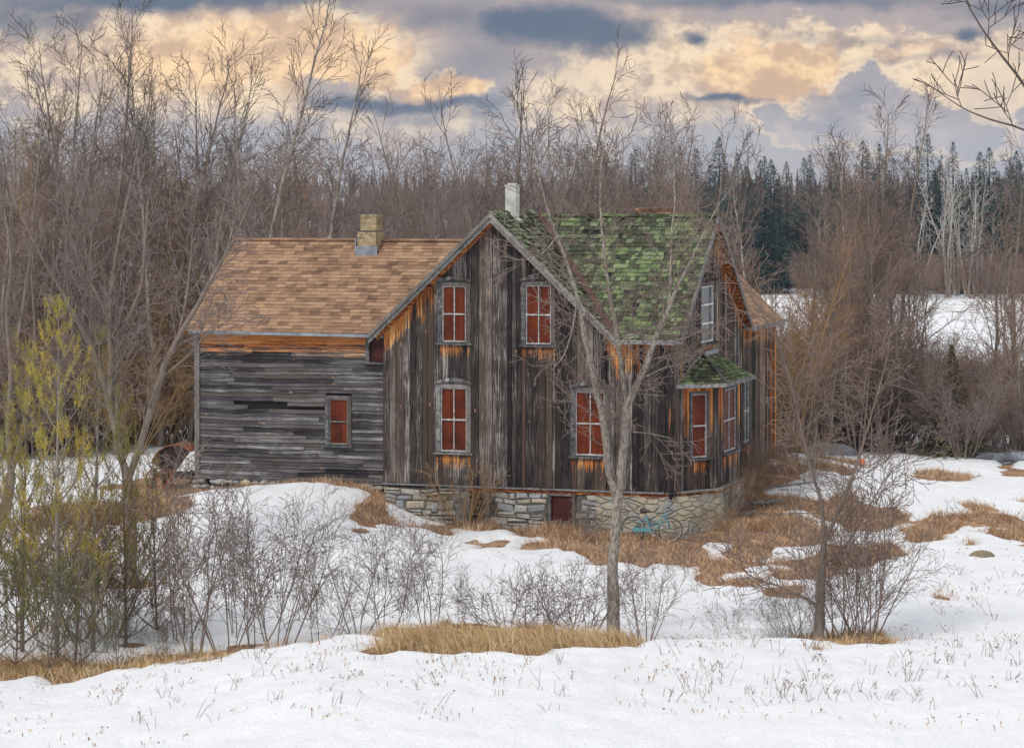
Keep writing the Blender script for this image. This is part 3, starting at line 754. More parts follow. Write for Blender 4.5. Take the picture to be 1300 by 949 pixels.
# water table ledge
mb=MB()
def ledge(f,u0,u1,z): fbox(mb,f,u0,u1,z-.035,z+.012,-.05,.12,.0)
ledge(FF,-.03,8.3,SILL-.01)
lp=[(8.3,-.0),(8.62,.35),(9.42,1.5),(9.42,4.7)]
for a,b_ in zip(lp,lp[1:]): ledge(Fr(a,(b_[0]-a[0],b_[1]-a[1])),0,math.hypot(b_[0]-a[0],b_[1]-a[1])-.004,SILL-.014)
mb.build('ledge_board',M['trim'],house,attrib=True)
mb=MB(); 
fbox(mb,FF,2.6,8.3,SILL-.14,SILL-.05,-.02,.06,.30)
for a,b_ in zip(lp,lp[1:]): fbox(mb,Fr(a,(b_[0]-a[0],b_[1]-a[1])),0,math.hypot(b_[0]-a[0],b_[1]-a[1])-.004,SILL-.16,SILL-.052,-.04,.05,.3)
mb.build('sill_beam',M['raw'],house,attrib=True)
window(FF,bw,hood=None,cols=1,rows=1,casing=.09,pane='redwood',sashmat='redwood',name='basement_window')
# cellar doorway
mb=MB(); fbox(mb,FF,dw[0]-.10,dw[0]+.10,-.2,dw[3],-.1,.05); fbox(mb,FF,dw[1]-.02,dw[1]+.12,-.2,dw[3],-.1,.06)
fbox(mb,FF,dw[0]-.1,dw[1]+.12,dw[3]+.003,dw[3]+.10,-.1,.055)
dr=mb.build('cellar_door_frame',M['trim'],house,attrib=True)
mb=MB(); mb.hexa([FF.P(dw[0]+.1,.1,.02),FF.P(dw[0]+.38,.1,-.05),FF.P(dw[0]+.38,.1,-.09),FF.P(dw[0]+.1,.1,-.02),FF.P(dw[0]+.1,dw[3],.02),FF.P(dw[0]+.36,dw[3]-.03,-.05),FF.P(dw[0]+.36,dw[3]-.03,-.09),FF.P(dw[0]+.1,dw[3],-.02)]); mb.build('cellar_door',M['trim'],dr,attrib=True)
# wing footing of loose field stones
mb=MB(); sr=random.Random(44); u=-6.3
def pebble(mb,c,r,rnd,n=7,sq=.65):
    vs=[];fs=[]; ph=[rnd.uniform(.75,1.15) for _ in range(n)]; rows=4
    for j in range(rows+1):
        t=-1+2*j/rows; rr_=math.sqrt(max(0,1-t*t))*.95+.08
        for k in range(n):
            a=2*math.pi*k/n; q=rr_*ph[k]*rnd.uniform(.93,1.07)
            vs.append((c[0]+math.cos(a)*q*r[0],c[1]+math.sin(a)*q*r[1],c[2]+t*r[2]))
    for j in range(rows):
        for k in range(n): k2=(k+1)%n; fs.append((j*n+k,j*n+k2,(j+1)*n+k2,(j+1)*n+k))
    fs.append(tuple(range(n))[::-1]); fs.append(tuple(rows*n+k for k in range(n)))
    mb.add(vs,fs)
while u<0:
    w=sr.uniform(.09,.24)
    for z in (1.36,1.19,1.02): pebble(mb,(u+sr.uniform(-.05,.05),.80+sr.uniform(-.06,.08),z+sr.uniform(-.02,.03)),(w*sr.uniform(.7,1.1),.16,sr.uniform(.06,.10)),sr)
    u+=w*1.7
mb.build('footing_stones',M['stone'],house,smooth=False)
mb=MB(); mb.box((-6.2,1.05,.5),(0,1.15,1.55)); mb.build('inner_wall',M['dark'],house)
mb=MB(); fbox(mb,FW,-6.2,.0,1.44,1.51,-.06,.02,.1); mb.build('sill_beam',M['trim'],house,attrib=True)
# extra foundation for hidden sides
mb=MB(); mb.box((.05,.6,-.4),(8.4,7.9,1.45)); mb.box((1.8,7.95,.2),(8.5,12.55,1.33)); mb.box((-6.1,1.3,.2),(-.02,7.75,1.45)); mb.build('rear_foundation',M['mortar'],house)

# ---------------- bay window on the right hand wall
bp=[(8.55,.60),(9.35,1.55),(9.35,4.55),(8.55,5.5)]
BZ=4.50; bay=MB(); bholes=[]
frs=[Fr(a,(b_[0]-a[0],b_[1]-a[1])) for a,b_ in zip(bp,bp[1:])]; lens=[math.hypot(b_[0]-a[0],b_[1]-a[1]) for a,b_ in zip(bp,bp[1:])]
bo=[(.42,.93,2.48,4.26),(.85,2.40,2.50,4.28),(.36,.84,2.48,4.26)]
for i,(f,L_,o) in enumerate(zip(frs,lens,bo)):
    hl=[(o[0]-.10,o[1]+.10,o[2]-.06,o[3]+.08)]
    def fb_(u,z,hl=hl): return max(1.75-(BZ-z)/.95, nearsill(u,z,hl)*1.05,.12)
    vboards(bay,f,.0,L_,lambda u:SILL-.01,lambda u:BZ,hl,fb_,bw=(.09,.17),rnd=random.Random(60+i))
    fbox(bay,f,.0,.10,SILL,BZ,.045,.075,.15); fbox(bay,f,L_-.10,L_,SILL,BZ,.045,.075,.1)
bayo=bay.build('bay_window',M['boards'],house,attrib=True)
for f,o,L_,cc in zip(frs,bo,lens,(1,2,1)):
    window(f,o,hood=None,cols=cc,casing=.09,parent=bayo,name='window')
    b2=MB(); fbox(b2,f,.01,L_-.01,SILL,BZ-.02,-.12,-.05); b2.build('inner_wall',M['dark'],bayo)
# bay roof: hipped, leaning to the wall
eo=[(8.56,.18),(9.72,1.32),(9.72,4.80),(8.56,5.95)]; tp=[(8.58,3.15,5.24),(8.62,4.35,5.24)]
mb=MB(); br=random.Random(71)
def hipface(A_,B_,T0,T1):
    A_,B_,T0,T1=map(Vector,(A_,B_,T0,T1)); n=(B_-A_).cross(T0-A_).normalized()
    if n.z<0:n=-n
    rows=9
    for r in range(rows):
        t0,t1=r/rows,(r+1.15)/rows
        L0,R0=A_.lerp(T0,t0),B_.lerp(T1,t0); L1,R1=A_.lerp(T0,min(t1,1)),B_.lerp(T1,min(t1,1))
        ln=(R0-L0).length; k=0
        while k<ln-.02:
            w=br.uniform(.10,.22); e=min(k+w,ln-.0); a0,a1=k/ln,e/ln; l=br.uniform(0,.022)
            q=[L0.lerp(R0,a0),L0.lerp(R0,a1),L1.lerp(R1,a1),L1.lerp(R1,a0)]
            mb.hexa([q[0]+n*(.012+l),q[1]+n*(.012+l),q[2]+n*.008,q[3]+n*.008,q[0]+n*(.035+l),q[1]+n*(.035+l),q[2]+n*.012,q[3]+n*.012]); k=e
EZ=4.53
hipface((*eo[0],EZ),(*eo[1],EZ),tp[0],tp[0]); hipface((*eo[1],EZ),(*eo[2],EZ),tp[0],tp[1]); hipface((*eo[2],EZ),(*eo[3],EZ),tp[1],tp[1])
mb.build('bay_roof',M['mossbay'],bayo)
mb=MB(); 
vs=[(*p,EZ-.06) for p in eo]+[(*p,EZ+.01) for p in eo]+[tp[0],tp[1]]
mb.add(vs,[(0,3,2,1),(0,1,5,4),(1,2,6,5),(2,3,7,6),(4,5,8),(5,6,9,8),(6,7,9),(3,0,4,8,9,7)])
for a,b_ in zip(eo,eo[1:]): fbox(mb,Fr(a,(b_[0]-a[0],b_[1]-a[1])),0,math.hypot(b_[0]-a[0],b_[1]-a[1])-.003,EZ-.07,EZ+.035,.002,.04)
for e,t in ((eo[0],tp[0]),(eo[1],tp[0])): mb.tube([(*e,EZ+.06),(t[0],t[1],t[2]+.05)],[.05,.05],5)
mb.build('bay_eave',M['trim'],bayo,attrib=True)
mb=MB(); mb.box((8.57,3.0,5.22),(8.72,4.5,5.34)); mb.build('flashing',M['tin'],bayo)

# ================================================================== SMALL THINGS
def world_obj(o,X,Y,z=None,rz=0):
    o.location=(X,Y,gh(X,Y) if z is None else z); o.rotation_euler[2]=rz
# bicycle
bx,by=s2w(8.05,-.50); bike=empty('bicycle',(bx,by,gh(bx,by)+.02),-TH); bike.rotation_euler=(R(-9),0,-TH)
tag(bike,'old turquoise step-through bicycle leaning against the pale stone foundation','bicycle')
M['turq']=simple('faded_turquoise_paint',(.045,.30,.32),.5,.5,6,col2=(.10,.22,.25)); M['tyre']=simple('grey_tyre',(.06,.055,.05)); M['rim']=simple('dull_rim_metal',(.50,.48,.45),.45,.4,8)
def ring(mb,c,r,rt,n=28,sides=5):
    vs=[];fs=[]
    for i in range(n):
        a=2*math.pi*i/n
        for k in range(sides):
            b_=2*math.pi*k/sides; q=r+rt*math.cos(b_); vs.append((c[0]+q*math.cos(a),c[1]+rt*math.sin(b_),c[2]+q*math.sin(a)))
    for i in range(n):
        for k in range(sides): i2=(i+1)%n;k2=(k+1)%sides; fs.append((i*sides+k,i2*sides+k,i2*sides+k2,i*sides+k2))
    mb.add(vs,fs)
for wx in (-.53,.53):
    mb=MB(); ring(mb,(wx,0,.34),.325,.018); w=mb.build('wheel',M['tyre'],bike,smooth=True)
    mb=MB(); ring(mb,(wx,0,.34),.300,.010); mb.build('rim',M['rim'],w,smooth=True)
    mb=MB()
    for i in range(18):
        a=i*math.pi/9; mb.tube([(wx,.02*(-1)**i,.34),(wx+.3*math.cos(a+.15),0,.34+.3*math.sin(a+.15))],.0025,3)
    mb.tube([(wx,-.05,.34),(wx,.05,.34)],.022,8); mb.build('spokes',M['rim'],w)
    mb=MB(); n=12; a0,a1=(R(20),R(175)) if wx<0 else (R(40),R(150))
    for i in range(n):
        p,q=a0+(a1-a0)*i/n,a0+(a1-a0)*(i+1)/n; v=[]
        for rr_ in (.365,.368):
            for a in (p,q):
                for y in (-.03,.03): v.append((wx+rr_*math.cos(a),y,.34+rr_*math.sin(a)))
        mb.hexa([v[0],v[2],v[3],v[1],v[4],v[6],v[7],v[5]])
    mb.build('mudguard',M['turq'] if wx<0 else M['rim'],bike)
mb=MB(); r_=.019; BB=(-.02,0,.30); ST=(-.20,0,.72); HT=(.36,0,.80); HB=(.40,0,.66)
mb.tube([BB,ST],r_,8); mb.tube([BB,(.10,0,.34),HB],[.022,.022,.02],8); mb.tube([(-.08,0,.46),(.14,0,.52),HT],r_,8); mb.tube([HT,HB],.024,8)
for y in (-.05,.05):
    mb.tube([BB,(-.53,y,.34)],.011,6); mb.tube([(-.18,0,.68),(-.53,y,.34)],.010,6); mb.tube([HB,(.46,y,.55),(.53,y,.34)],[.014,.014,.010],6)
mb.build('frame',M['turq'],bike,smooth=True)
mb=MB(); mb.box((-.53,-.07,.26),(-.02,-.05,.37)); mb.build('chain_guard',M['turq'],bike)
mb=MB(); mb.tube([HT,(.34,0,.92)],.012,6); mb.tube([(.20,-.26,.96),(.32,-.16,.96),(.35,0,.92),(.32,.16,.96),(.20,.26,.96)],.011,6); mb.build('handlebar',M['rim'],bike)
mb=MB(); mb.tube([(-.34,0,.83),(-.26,0,.845),(-.18,0,.84),(-.06,0,.83)],[.07,.085,.05,.02],8); mb.tube([ST,(-.22,0,.82)],.012,6); mb.build('saddle',M['tyre'],bike,smooth=True)
mb=MB(); mb.tube([(-.02,-.09,.30),(.10,-.09,.17)],.009,5); mb.tube([(-.02,.07,.30),(-.14,.07,.42)],.009,5); mb.box((.05,-.17,.155),(.15,-.09,.18)); mb.box((-.19,.07,.41),(-.09,.15,.435)); ring(mb,(-.02,-.06,.30),.09,.006,16,4); mb.build('crank',M['rim'],bike)
# rusted machine
w=W(222,622,82.3); rm=empty('rusted_farm_machine',(w.x,w.y,gh(w.x,w.y)-.02),R(-12)); tag(rm,'rusted farm machine with curved orange brown hood standing left of the wooden wing','farm machine')
mb=MB(); n=12
def hoodpt(t,r,y): a=R(165-125*t); return (.12+r*math.cos(a)*.85,y,.62+r*math.sin(a)*.80+.12*t)
for i in range(n):
    p,q=i/n,(i+1)/n
    mb.hexa([hoodpt(p,.80,-.55),hoodpt(q,.80,-.55),hoodpt(q,.80,.55),hoodpt(p,.80,.55),hoodpt(p,.83,-.55),hoodpt(q,.83,-.55),hoodpt(q,.83,.55),hoodpt(p,.83,.55)])
mb.build('hood',M['rust'],rm)
mb=MB(); 
for i in range(n):
    p,q=i/n,(i+1)/n; c=(.12,-.50,.45); c2=(.12,.5,.45)
    mb.add([hoodpt(p,.79,-.50),hoodpt(q,.79,-.50),c],[(0,1,2)]); 
mb.box((-.55,-.45,.35),(.75,.45,.48)); mb.build('body',M['rustdark'],rm)
for x,y in ((-.5,-.45),(.05,-.5),(.65,-.45),(-.5,.45),(.65,.45)):
    mb=MB(); mb.bar((x,y,-.1),(x+.03,y,.62),.09); mb.build('leg',M['rust'] if x==.05 else M['rustdark'],rm)
mb=MB(); ring(mb,(-.35,-.62,.33),.33,.03,20,5)
for i in range(8): mb.tube([(-.35,-.62,.33),(-.35+.33*math.cos(i*.785),-.62,.33+.33*math.sin(i*.785))],.012,4)
mb.build('wheel',M['rust'],rm)
# boulders
def rock(name,px,py,Y,r,label,mat,seed,rz=0,cat='rock'):
    w=W(px,py,Y); rnd=random.Random(seed); z=gh(w.x,w.y); vs=[];fs=[]; N=18; K=10
    for j in range(K+1):
        ph=math.pi*j/K
        for k in range(N):
            a=2*math.pi*k/N; q=1+.5*(float(fbm(np.array([math.cos(a)*1.3+5+seed]),np.array([math.sin(a)*1.3+ph*1.2+9]),seed)[0])-.5)
            vs.append((r[0]*q*math.sin(ph)*math.cos(a),r[1]*q*math.sin(ph)*math.sin(a),r[2]*q*math.cos(ph)))
    for j in range(K):
        for k in range(N): k2=(k+1)%N; fs.append((j*N+k,j*N+k2,(j+1)*N+k2,(j+1)*N+k))
    o=mesh_obj(name,vs,fs,mat,smooth=True); o.location=(w.x,w.y,z+r[2]*.25); o.rotation_euler[2]=rz; tag(o,label,cat); return o
M['rockB']=simple('mossy_brown_rock',(.26,.20,.13),.95,.5,5,.7,col2=(.16,.15,.09)); M['rockG']=simple('blue_grey_rock',(.27,.30,.34),.9,.6,3,.7,col2=(.13,.14,.16))
rock('boulder',1247,709,75.3,(.37,.28,.20),'small brown rounded boulder lying alone in the snow at the right',M['rockB'],3)
rock('boulder',1052,575,96.5,(1.05,.6,.42),'long blue grey boulder half buried in snow behind the house',M['rockG'],5)
rock('boulder',1022,573,97.5,(.38,.4,.34),'snow-capped grey boulder next to the long blue grey one',M['rockG'],8)
# log
w=W(1240,583,96); mb=MB(); mb.tube([(0,0,0),(.5,.02,.05),(2.2,.1,.08),(5,.2,.02)],[.11,.18,.17,.15],10); lg=mb.build('fallen_log',M['rockG'],smooth=True); lg.location=(w.x,w.y,gh(w.x,w.y)+.17); tag(lg,'grey weathered fallen log lying on the snow at the right edge','log')
mb=MB()
for i in range(7): x=.8+i*.6; mb.tube([(x,.05,.05),(x+.25,-.2,.32)],[.03,.012],4)
mb.build('branch_stub',M['bark'],lg)
# planks beside the bay
pr=random.Random(9)
plk=[('long grey plank nearest the foundation corner',948,646,80,2.1,25),('bleached plank slanting up out of the dead grass',962,636,81,1.8,-40),('short split plank beside the corner post',952,655,79,1.1,70),
     ('flat grey plank at the back of the debris pile',985,634,83,2.2,5),('crooked pale plank crossing over the others',975,645,80.5,1.7,50),('dark rotten plank lying in front of the debris pile',1000,655,79,1.6,-8)]
for lb,px,py,Y,L_,rz in plk:
    w=W(px,py,Y); mb=MB(); mb.hexa([(-L_/2,-.08,0),(L_/2,-.07,.0),(L_/2,.08,0),(-L_/2,.07,0),(-L_/2,-.08,.035),(L_/2,-.07,.03),(L_/2,.08,.03),(-L_/2,.07,.035)])
    o=mb.build('plank',M['trim'],attrib=True); z=gh(w.x,w.y); o.location=(w.x,w.y,z+.13); o.rotation_euler=(R(pr.uniform(-10,10)),R(pr.uniform(-8,8)),R(rz)); tag(o,lb,'plank',group='loose planks beside the bay')
w=W(1090,598,90); M['orange']=simple('orange_plastic',(.75,.16,.05),.5,.2)
mb=MB(); mb.tube([(0,0,0),(0,0,.03),(0,0,.20)],[.16,.15,.11],10); o=mb.build('orange_marker',M['orange']); o.location=(w.x,w.y,gh(w.x,w.y)+.10); o.rotation_euler=(R(80),0,R(70)); tag(o,'small orange plastic object lying in the grass behind the bushes','marker')  # small orange marker, modelled as a short tapered cylinder
# ================================================================== VEGETATION
def grow(T, p, d, L, r, lv, prm, rnd):
    """one branch and its children. T: (thick MB, thin MB)"""
    seg=prm['seg'][lv]; n=max(2,int(L/seg)); pts=[p.copy()]; rad=[r]; dr=[d.copy()]; q=p.copy(); dd=d.copy()
    for i in range(n):
        wv=prm['wob'][lv]
        dd=(dd+Vector((rnd.gauss(0,wv),rnd.gauss(0,wv),rnd.gauss(0,wv)*.6+prm['up'][lv]))).normalized()
        q=q+dd*(L/n); pts.append(q.copy()); dr.append(dd.copy()); rad.append(max(prm['rmin'],r*(1-(i+1)/n)**.8*.9+r*.1))
    T[0 if lv<prm['thick'] else 1].tube(pts,rad,6 if lv==0 and prm['thick']>0 else (4 if lv<2 and prm['thick']>1 else 3),cap=False)
    if lv+1<len(prm['n']):
        k=int(prm['n'][lv+1]*(L/prm['L'][lv])**.8*rnd.uniform(.8,1.2)+.5)
        side(T,pts,dr,rad,lv,k,prm,rnd,L)
def side(T,pts,dr,rad,lv,k,prm,rnd,L,t0=None):
    n=len(pts)-1
    for i in range(k):
        t=(prm['t0'][lv] if t0 is None else t0)+(1-(prm['t0'][lv] if t0 is None else t0))*((i+rnd.random())/k)**.85; f=t*n; j=min(int(f),n-1); fr=f-j
        pp=pts[j].lerp(pts[j+1],fr); ax=dr[min(j+1,n)]
        an=R(rnd.uniform(*prm['ang'][lv])); az=rnd.uniform(0,2*math.pi)
        u=ax.orthogonal().normalized(); v=ax.cross(u)
        nd=(ax*math.cos(an)+(u*math.cos(az)+v*math.sin(az))*math.sin(an)).normalized()
        l2=prm['L'][lv+1]*(1-prm['tap'][lv]*t)*rnd.uniform(.6,1.2)
        rr_=max(prm['rmin'],min(rad[j]*.6,l2*prm['rl']))
        grow(T,pp,nd,l2,rr_,lv+1,prm,rnd)
TREE=dict(seg=[.8,.45,.3,.22],wob=[.05,.09,.13,.15],up=[.05,.07,.05,.03],rmin=.0065,thick=2,n=[1,24,9,6],L=[10,3.2,1.3,.6],t0=[.22,.12,.1,.1],ang=[(25,55),(22,55),(25,60),(25,60)],tap=[.62,.5,.4,.3],rl=.012)
SAP=dict(TREE,n=[1,22,7,4],L=[11,2.2,.9,.45],up=[.06,.12,.09,.03],ang=[(20,42),(20,45),(25,55),(20,50)],tap=[.5,.5,.4,.3],t0=[.35,.15,.1,.1],rl=.009)
SHRUB=dict(seg=[.4,.3,.2,.15],wob=[.08,.12,.15,.15],up=[.04,.03,.02,.0],rmin=.0055,thick=1,n=[1,10,7,4],L=[3.6,1.3,.6,.32],t0=[.2,.12,.1,.1],ang=[(18,50),(25,60),(25,60),(20,60)],tap=[.45,.45,.4,.3],rl=.010)
def proto(kind, seed, H, stems=1, prm=None, spread=.12, r0=.11, mats=('bark','twig'), name='tree', one=False, arch=0):
    rnd=random.Random(seed); prm=dict(prm or TREE); k=H/prm['L'][0]; prm['L']=[H]+[l*(k**.5) for l in prm['L'][1:]]
    T=(MB(),MB())
    for s in range(stems):
        az=2*math.pi*(s+rnd.random()*.8)/stems; sp=spread*rnd.uniform(.5,1.3) if stems>1 else spread*.4*rnd.random()
        d=Vector((math.cos(az)*sp,math.sin(az)*sp,1)).normalized()
        if arch: prm['up']=[prm['up'][0]]+list(prm['up'][1:])
        h=H*(rnd.uniform(.65,1.05) if stems>1 else 1)
        grow(T,Vector((math.cos(az)*.12*(stems>1),math.sin(az)*.12*(stems>1),-.15)),d,h,r0*rnd.uniform(.7,1.1) if stems>1 else r0,0,prm,rnd)
    if one:
        v=T[0].v+T[1].v; n0=len(T[0].v); f=T[0].f+[tuple(i+n0 for i in q) for q in T[1].f]
        return mesh_obj(name,v,f,mats=[M[mats[0]],M[mats[1]]],midx=[0]*len(T[0].f)+[1]*len(T[1].f),smooth=True)
    root=empty(name); T[0].build('trunk',M[mats[0]],root,smooth=True); T[1].build('crown' if 'shrub' not in name else 'twigs',M[mats[1]],root,smooth=True)
    return root
USED=set()
def put(pro, x, y, s=1, rz=None, label=None, cat='tree', group=None, z=None, rnd=rng, tilt=0):
    if pro in USED: o=copy_tree(pro)
    else: o=pro; USED.add(pro)
    o.location=(x,y,(gh(x,y) if z is None else z)-.02); o.rotation_euler=(R(rnd.uniform(-tilt,tilt)),R(rnd.uniform(-tilt,tilt)),rnd.uniform(0,6.28) if rz is None else rz); o.scale=(s,s,s*rnd.uniform(.95,1.05))
    if 'label' in o: del o['label']
    if 'group' in o: del o['group']
    tag(o,label,cat,group); return o
def putpx(pro, px, Y, toppx=None, H=None, **k):
    x=(px-CX)/F*Y; z=gh(x,Y); s=1
    if toppx is not None: s=((CZ-(toppx-HY)*Y/F)-z)/H
    return put(pro,x,Y,s=s,z=z,**k)

# prototypes
woodA=[proto('t',100+i,10.5,1,TREE,r0=.12,mats=(('bark','twig'),('bark','twigR'),('bark','twig'),('barkL','twig'))[i],name='bare_tree') for i in range(4)]
woodM=[proto('m',120+i,9.5,5,dict(TREE,n=[1,13,8,5]),spread=.30,r0=.07,mats=(('bark','twig'),('bark','twigR'),('twigT','twigT'))[i],name='bare_tree') for i in range(3)]
sap=[proto('s',140+i,12,1,SAP,r0=.095,mats=('bark','twigB'),name='bare_tree') for i in range(3)]
fan=[proto('f',150+i,11,7,dict(SAP,n=[1,12,7,4],up=[.035,.10,.06,.02],t0=[.25,.15,.1,.1]),spread=.42,r0=.085,mats=('bark','twigB' if i==0 else 'twig'),name='bare_tree') for i in range(2)]
under=[proto('u',160+i,4.2,14,SHRUB,spread=.55,r0=.022,mats=(('twigR','twigR'),('twig','twig'),('twigT','twigT'))[i],name='thicket_shrub') for i in range(3)]
GW='leafless trees of the wood behind the house'
LW=['slender grey-brown leafless tree in the dense wood behind the house','single-stemmed reddish-twigged leafless tree in the dense wood behind the house','grey leafless tree with a spreading crown in the dense wood behind the house','lichened pale-barked leafless tree in the dense wood behind the house']
LM=['many-stemmed grey leafless tree in the dense wood behind the house','many-stemmed reddish leafless tree in the dense wood behind the house','many-stemmed tan orange leafless tree in the dense wood behind the house']
wr_=random.Random(5)
# back wood: rows from the house outwards
topL=lambda px: np.interp(px,[-60,60,200,300,420,560,700,900,1000],[155,172,188,205,215,215,208,205,205])
for row,(Y,n) in enumerate(((93,15),(97,17),(101,18),(105,18),(110,19),(115,19),(121,18),(128,17))):
    for i in range(n):
        px=-70+(1000 if row>1 else 960)*(i+wr_.uniform(.1,.9))/n; y=Y+wr_.uniform(-1.8,1.8)
        if px>620+row*12 and Y<112 and wr_.random()<.45: continue
        if px>860: continue
        top=topL(px)+wr_.uniform(-18,34)+(14 if px>380 else 0)+(18 if row<2 else 0)
        if wr_.random()<.68: k=wr_.choice([0,0,1,2,2,3]); putpx(woodA[k],px,y,top,10.2,label=LW[k],group=GW,rnd=wr_,tilt=3)
        else: k=wr_.choice([0,1,1,2] if px<400 else [0,0,1]); putpx(woodM[k],px,y,top+25,9.3,label=LM[k],group=GW,rnd=wr_,tilt=2)
for i in range(70):
    px=-60+(340 if i<30 else 900)*wr_.random(); y=wr_.uniform(90.5,100)
    if 240<px<980 and y<94: y+=4
    if px>980: continue
    k=wr_.choice([0,0,1,2]); putpx(under[k],px,y,None,rnd=wr_,label=['reddish thicket shrub at the foot of the wood','grey thicket shrub at the foot of the wood','tan orange thicket shrub at the foot of the wood'][k],cat='shrub',group='thicket shrubs below the wood')
# tall ones that stand out against the sky
TS=[(10,92,95),(38,96,88),(60,94,58),(84,98,75),(108,93,62),(128,95,20),(146,92,82),(170,97,100),(205,93,70),(222,96,72),(240,94,85),(262,97,90),(285,92,95)]
for i,(px,Y,top) in enumerate(TS):
    putpx(sap[i%3],px,Y,top,11.7,rnd=wr_,label='tall dark leafless tree rising above the left wood against the sky',group='tall dark trees on the left skyline',tilt=3)
putpx(sap[0],332,88,-12,11.7,rnd=wr_,label='tallest dark leafless tree, its tip leaving the picture left of the brick chimney')
putpx(sap[1],392,90,58,11.7,rnd=wr_,label='slim tall leafless tree just right of the tallest one above the wing roof')
putpx(fan[0],690,93,88,10.5,rz=.4,rnd=wr_,label='dark fan-shaped leafless tree spreading above the white chimney')
putpx(fan[1],640,98,150,10.5,rz=2.4,rnd=wr_,label='greyish fan-shaped leafless tree left of the dark one over the white chimney')
putpx(fan[1],800,95,158,10.5,rnd=wr_,label='broad many-stemmed leafless tree rising above the green roof ridge')
putpx(fan[0],885,100,185,10.5,rnd=wr_,label='dark many-stemmed leafless tree above the right end of the green roof')
putpx(fan[0],255,99,135,10.5,rnd=wr_,label='dark fan-shaped leafless tree behind the top left corner of the wing roof')
putpx(woodM[1],845,92,190,9.3,rnd=wr_,label='reddish many-stemmed leafless tree close behind the green roof')
putpx(woodM[0],740,91,200,9.3,rnd=wr_,label='grey many-stemmed leafless tree close behind the green roof')

# right hand thicket between the house and the far field
GT='leafless trees of the right hand thicket'
LT={0:'grey single-stemmed leafless tree in the thicket right of the house',1:'reddish single-stemmed leafless tree in the thicket right of the house'}
LTm={0:'grey many-stemmed leafless tree in the thicket right of the house',1:'reddish many-stemmed leafless tree in the thicket right of the house'}
tr=random.Random(15)
for (px,Y,top,k,mm) in [(1000,101,400,1,1),(1015,104,330,1,0),(1035,106,235,0,0),(1052,100,215,1,1),(1068,103,165,1,0),(1085,105,150,0,0),(1100,101,185,1,1),(1112,104,150,1,0),(1128,107,200,1,0),
     (1140,102,215,1,1),(1072,109,190,0,1),(1095,111,200,1,1),(1155,109,235,1,0),(1125,99,300,1,1),(1150,100,330,1,1),(1045,98,300,1,1),(1088,97,330,1,1),(1008,98,370,1,1),
     (1285,106,180,0,0),(1300,103,200,1,1),(1320,108,170,1,0),(1262,108,250,0,0),(1060,114,230,0,0),(1110,116,240,1,0),(1310,98,300,1,1)]:
    top=max(top,190)+24
    if mm: putpx(woodM[k],px,Y,top,9.3,rnd=tr,label=LTm[k],group=GT)
    else: putpx(woodA[k],px,Y,top,10.2,rnd=tr,label=LT[k],group=GT)
for (px,Y,top) in ((1062,104,165),(1098,103,125),(1128,103,150)):
    putpx(sap[tr.randrange(3)],px,Y,top,11.7,rnd=tr,label='tall thin dark sapling whose bare tip rises above the reddish thicket against the clouds',group='tall thin saplings above the right thicket')
putpx(sap[2],1185,100,330,11.7,rnd=tr,label='small dark upright tree standing alone before the snowy field')
for i in range(64):
    px=tr.uniform(985,1340); Y=tr.uniform(97.5,108); k=tr.choice([0,0,1])
    top=tr.uniform(430,500) if px>1150 else tr.uniform(400,480)
    putpx(under[k],px,Y,top,4.2,rnd=tr,label=['reddish twiggy shrub in the thicket before the snowy field','grey twiggy shrub in the thicket before the snowy field'][k],cat='shrub',group='shrubs of the right thicket')
# orange-tan suckers by the rear corner
for i,(px,Y,top) in enumerate(((1000,93,300),(985,91,380),(1018,94,330))):
    putpx(woodM[2],px,Y,top,9.3,rnd=tr,label=['tallest tan many-stemmed bush behind the rear corner of the house','low tan many-stemmed bush hugging the rear corner of the house','tan many-stemmed bush right of the rear corner of the house'][i],cat='bush')

# dark stocky bush with trunk
def spruce(seed,H,Rb,mat,name='spruce_tree',n=1900,trunk=True,leaf=.34,top=.0):
    rnd=random.Random(seed); mb=MB()
    for i in range(n):
        t=rnd.random()**1.25; z=H*(.04+.96*t) if t>0 else 0
        tier=.82+.18*math.sin(z*7.0+seed); rmax=Rb*((1-t)**.8)*tier*(1+.18*math.sin(i*.37)); 
        a=rnd.uniform(0,6.283); rr_=rmax*(.25+.75*rnd.random()**.5)
        c=Vector((math.cos(a)*rr_,math.sin(a)*rr_,z-rr_*.28)); out=Vector((math.cos(a),math.sin(a),-.35+.5*t))
        l=leaf*rnd.uniform(.7,1.5)*(1-.75*t); w=l*.28; sd=Vector((-math.sin(a),math.cos(a),rnd.uniform(-.5,.5)))
        mb.add([c-sd*w,c+sd*w,c+out*l+Vector((0,0,rnd.uniform(-.1,.1)))],[(0,1,2)])
    T=MB(); T.tube([(0,0,-.2),(0,0,H*.5),(0,0,H*.99)],[H*.016,H*.010,.01],6,cap=False)
    v=T.v+mb.v; n0=len(T.v)
    return mesh_obj(name,v,T.f+[tuple(x+n0 for x in q) for q in mb.f],mats=[M['twigB'],M[mat]],midx=[0]*len(T.f)+[1]*len(mb.f))
sp_=[spruce(201,14,3.2,'spruce',n=3600,leaf=.5),spruce(202,13,3.8,'spruce',n=3800,leaf=.55),spruce(203,12,3.2,'spruceO',n=3400,leaf=.5)]
FARP=dict(TREE,rmin=.02,seg=[1.2,.8,.5,.3],n=[1,22,8,5],L=[13,3.6,1.5,.7])
far=[proto('F',300+i,13,1,FARP,r0=.16,mats=(('farwood','farwood'),('twigR','farwood'),('birch','farwood'))[i],name='bare_tree',one=True) for i in range(3)]
birch=[proto('B',320+i,12,3,dict(FARP,n=[1,9,4,2]),spread=.18,r0=.12,mats=('birch','birch'),name='birch_tree',one=True) for i in range(2)]
fr_=random.Random(25)
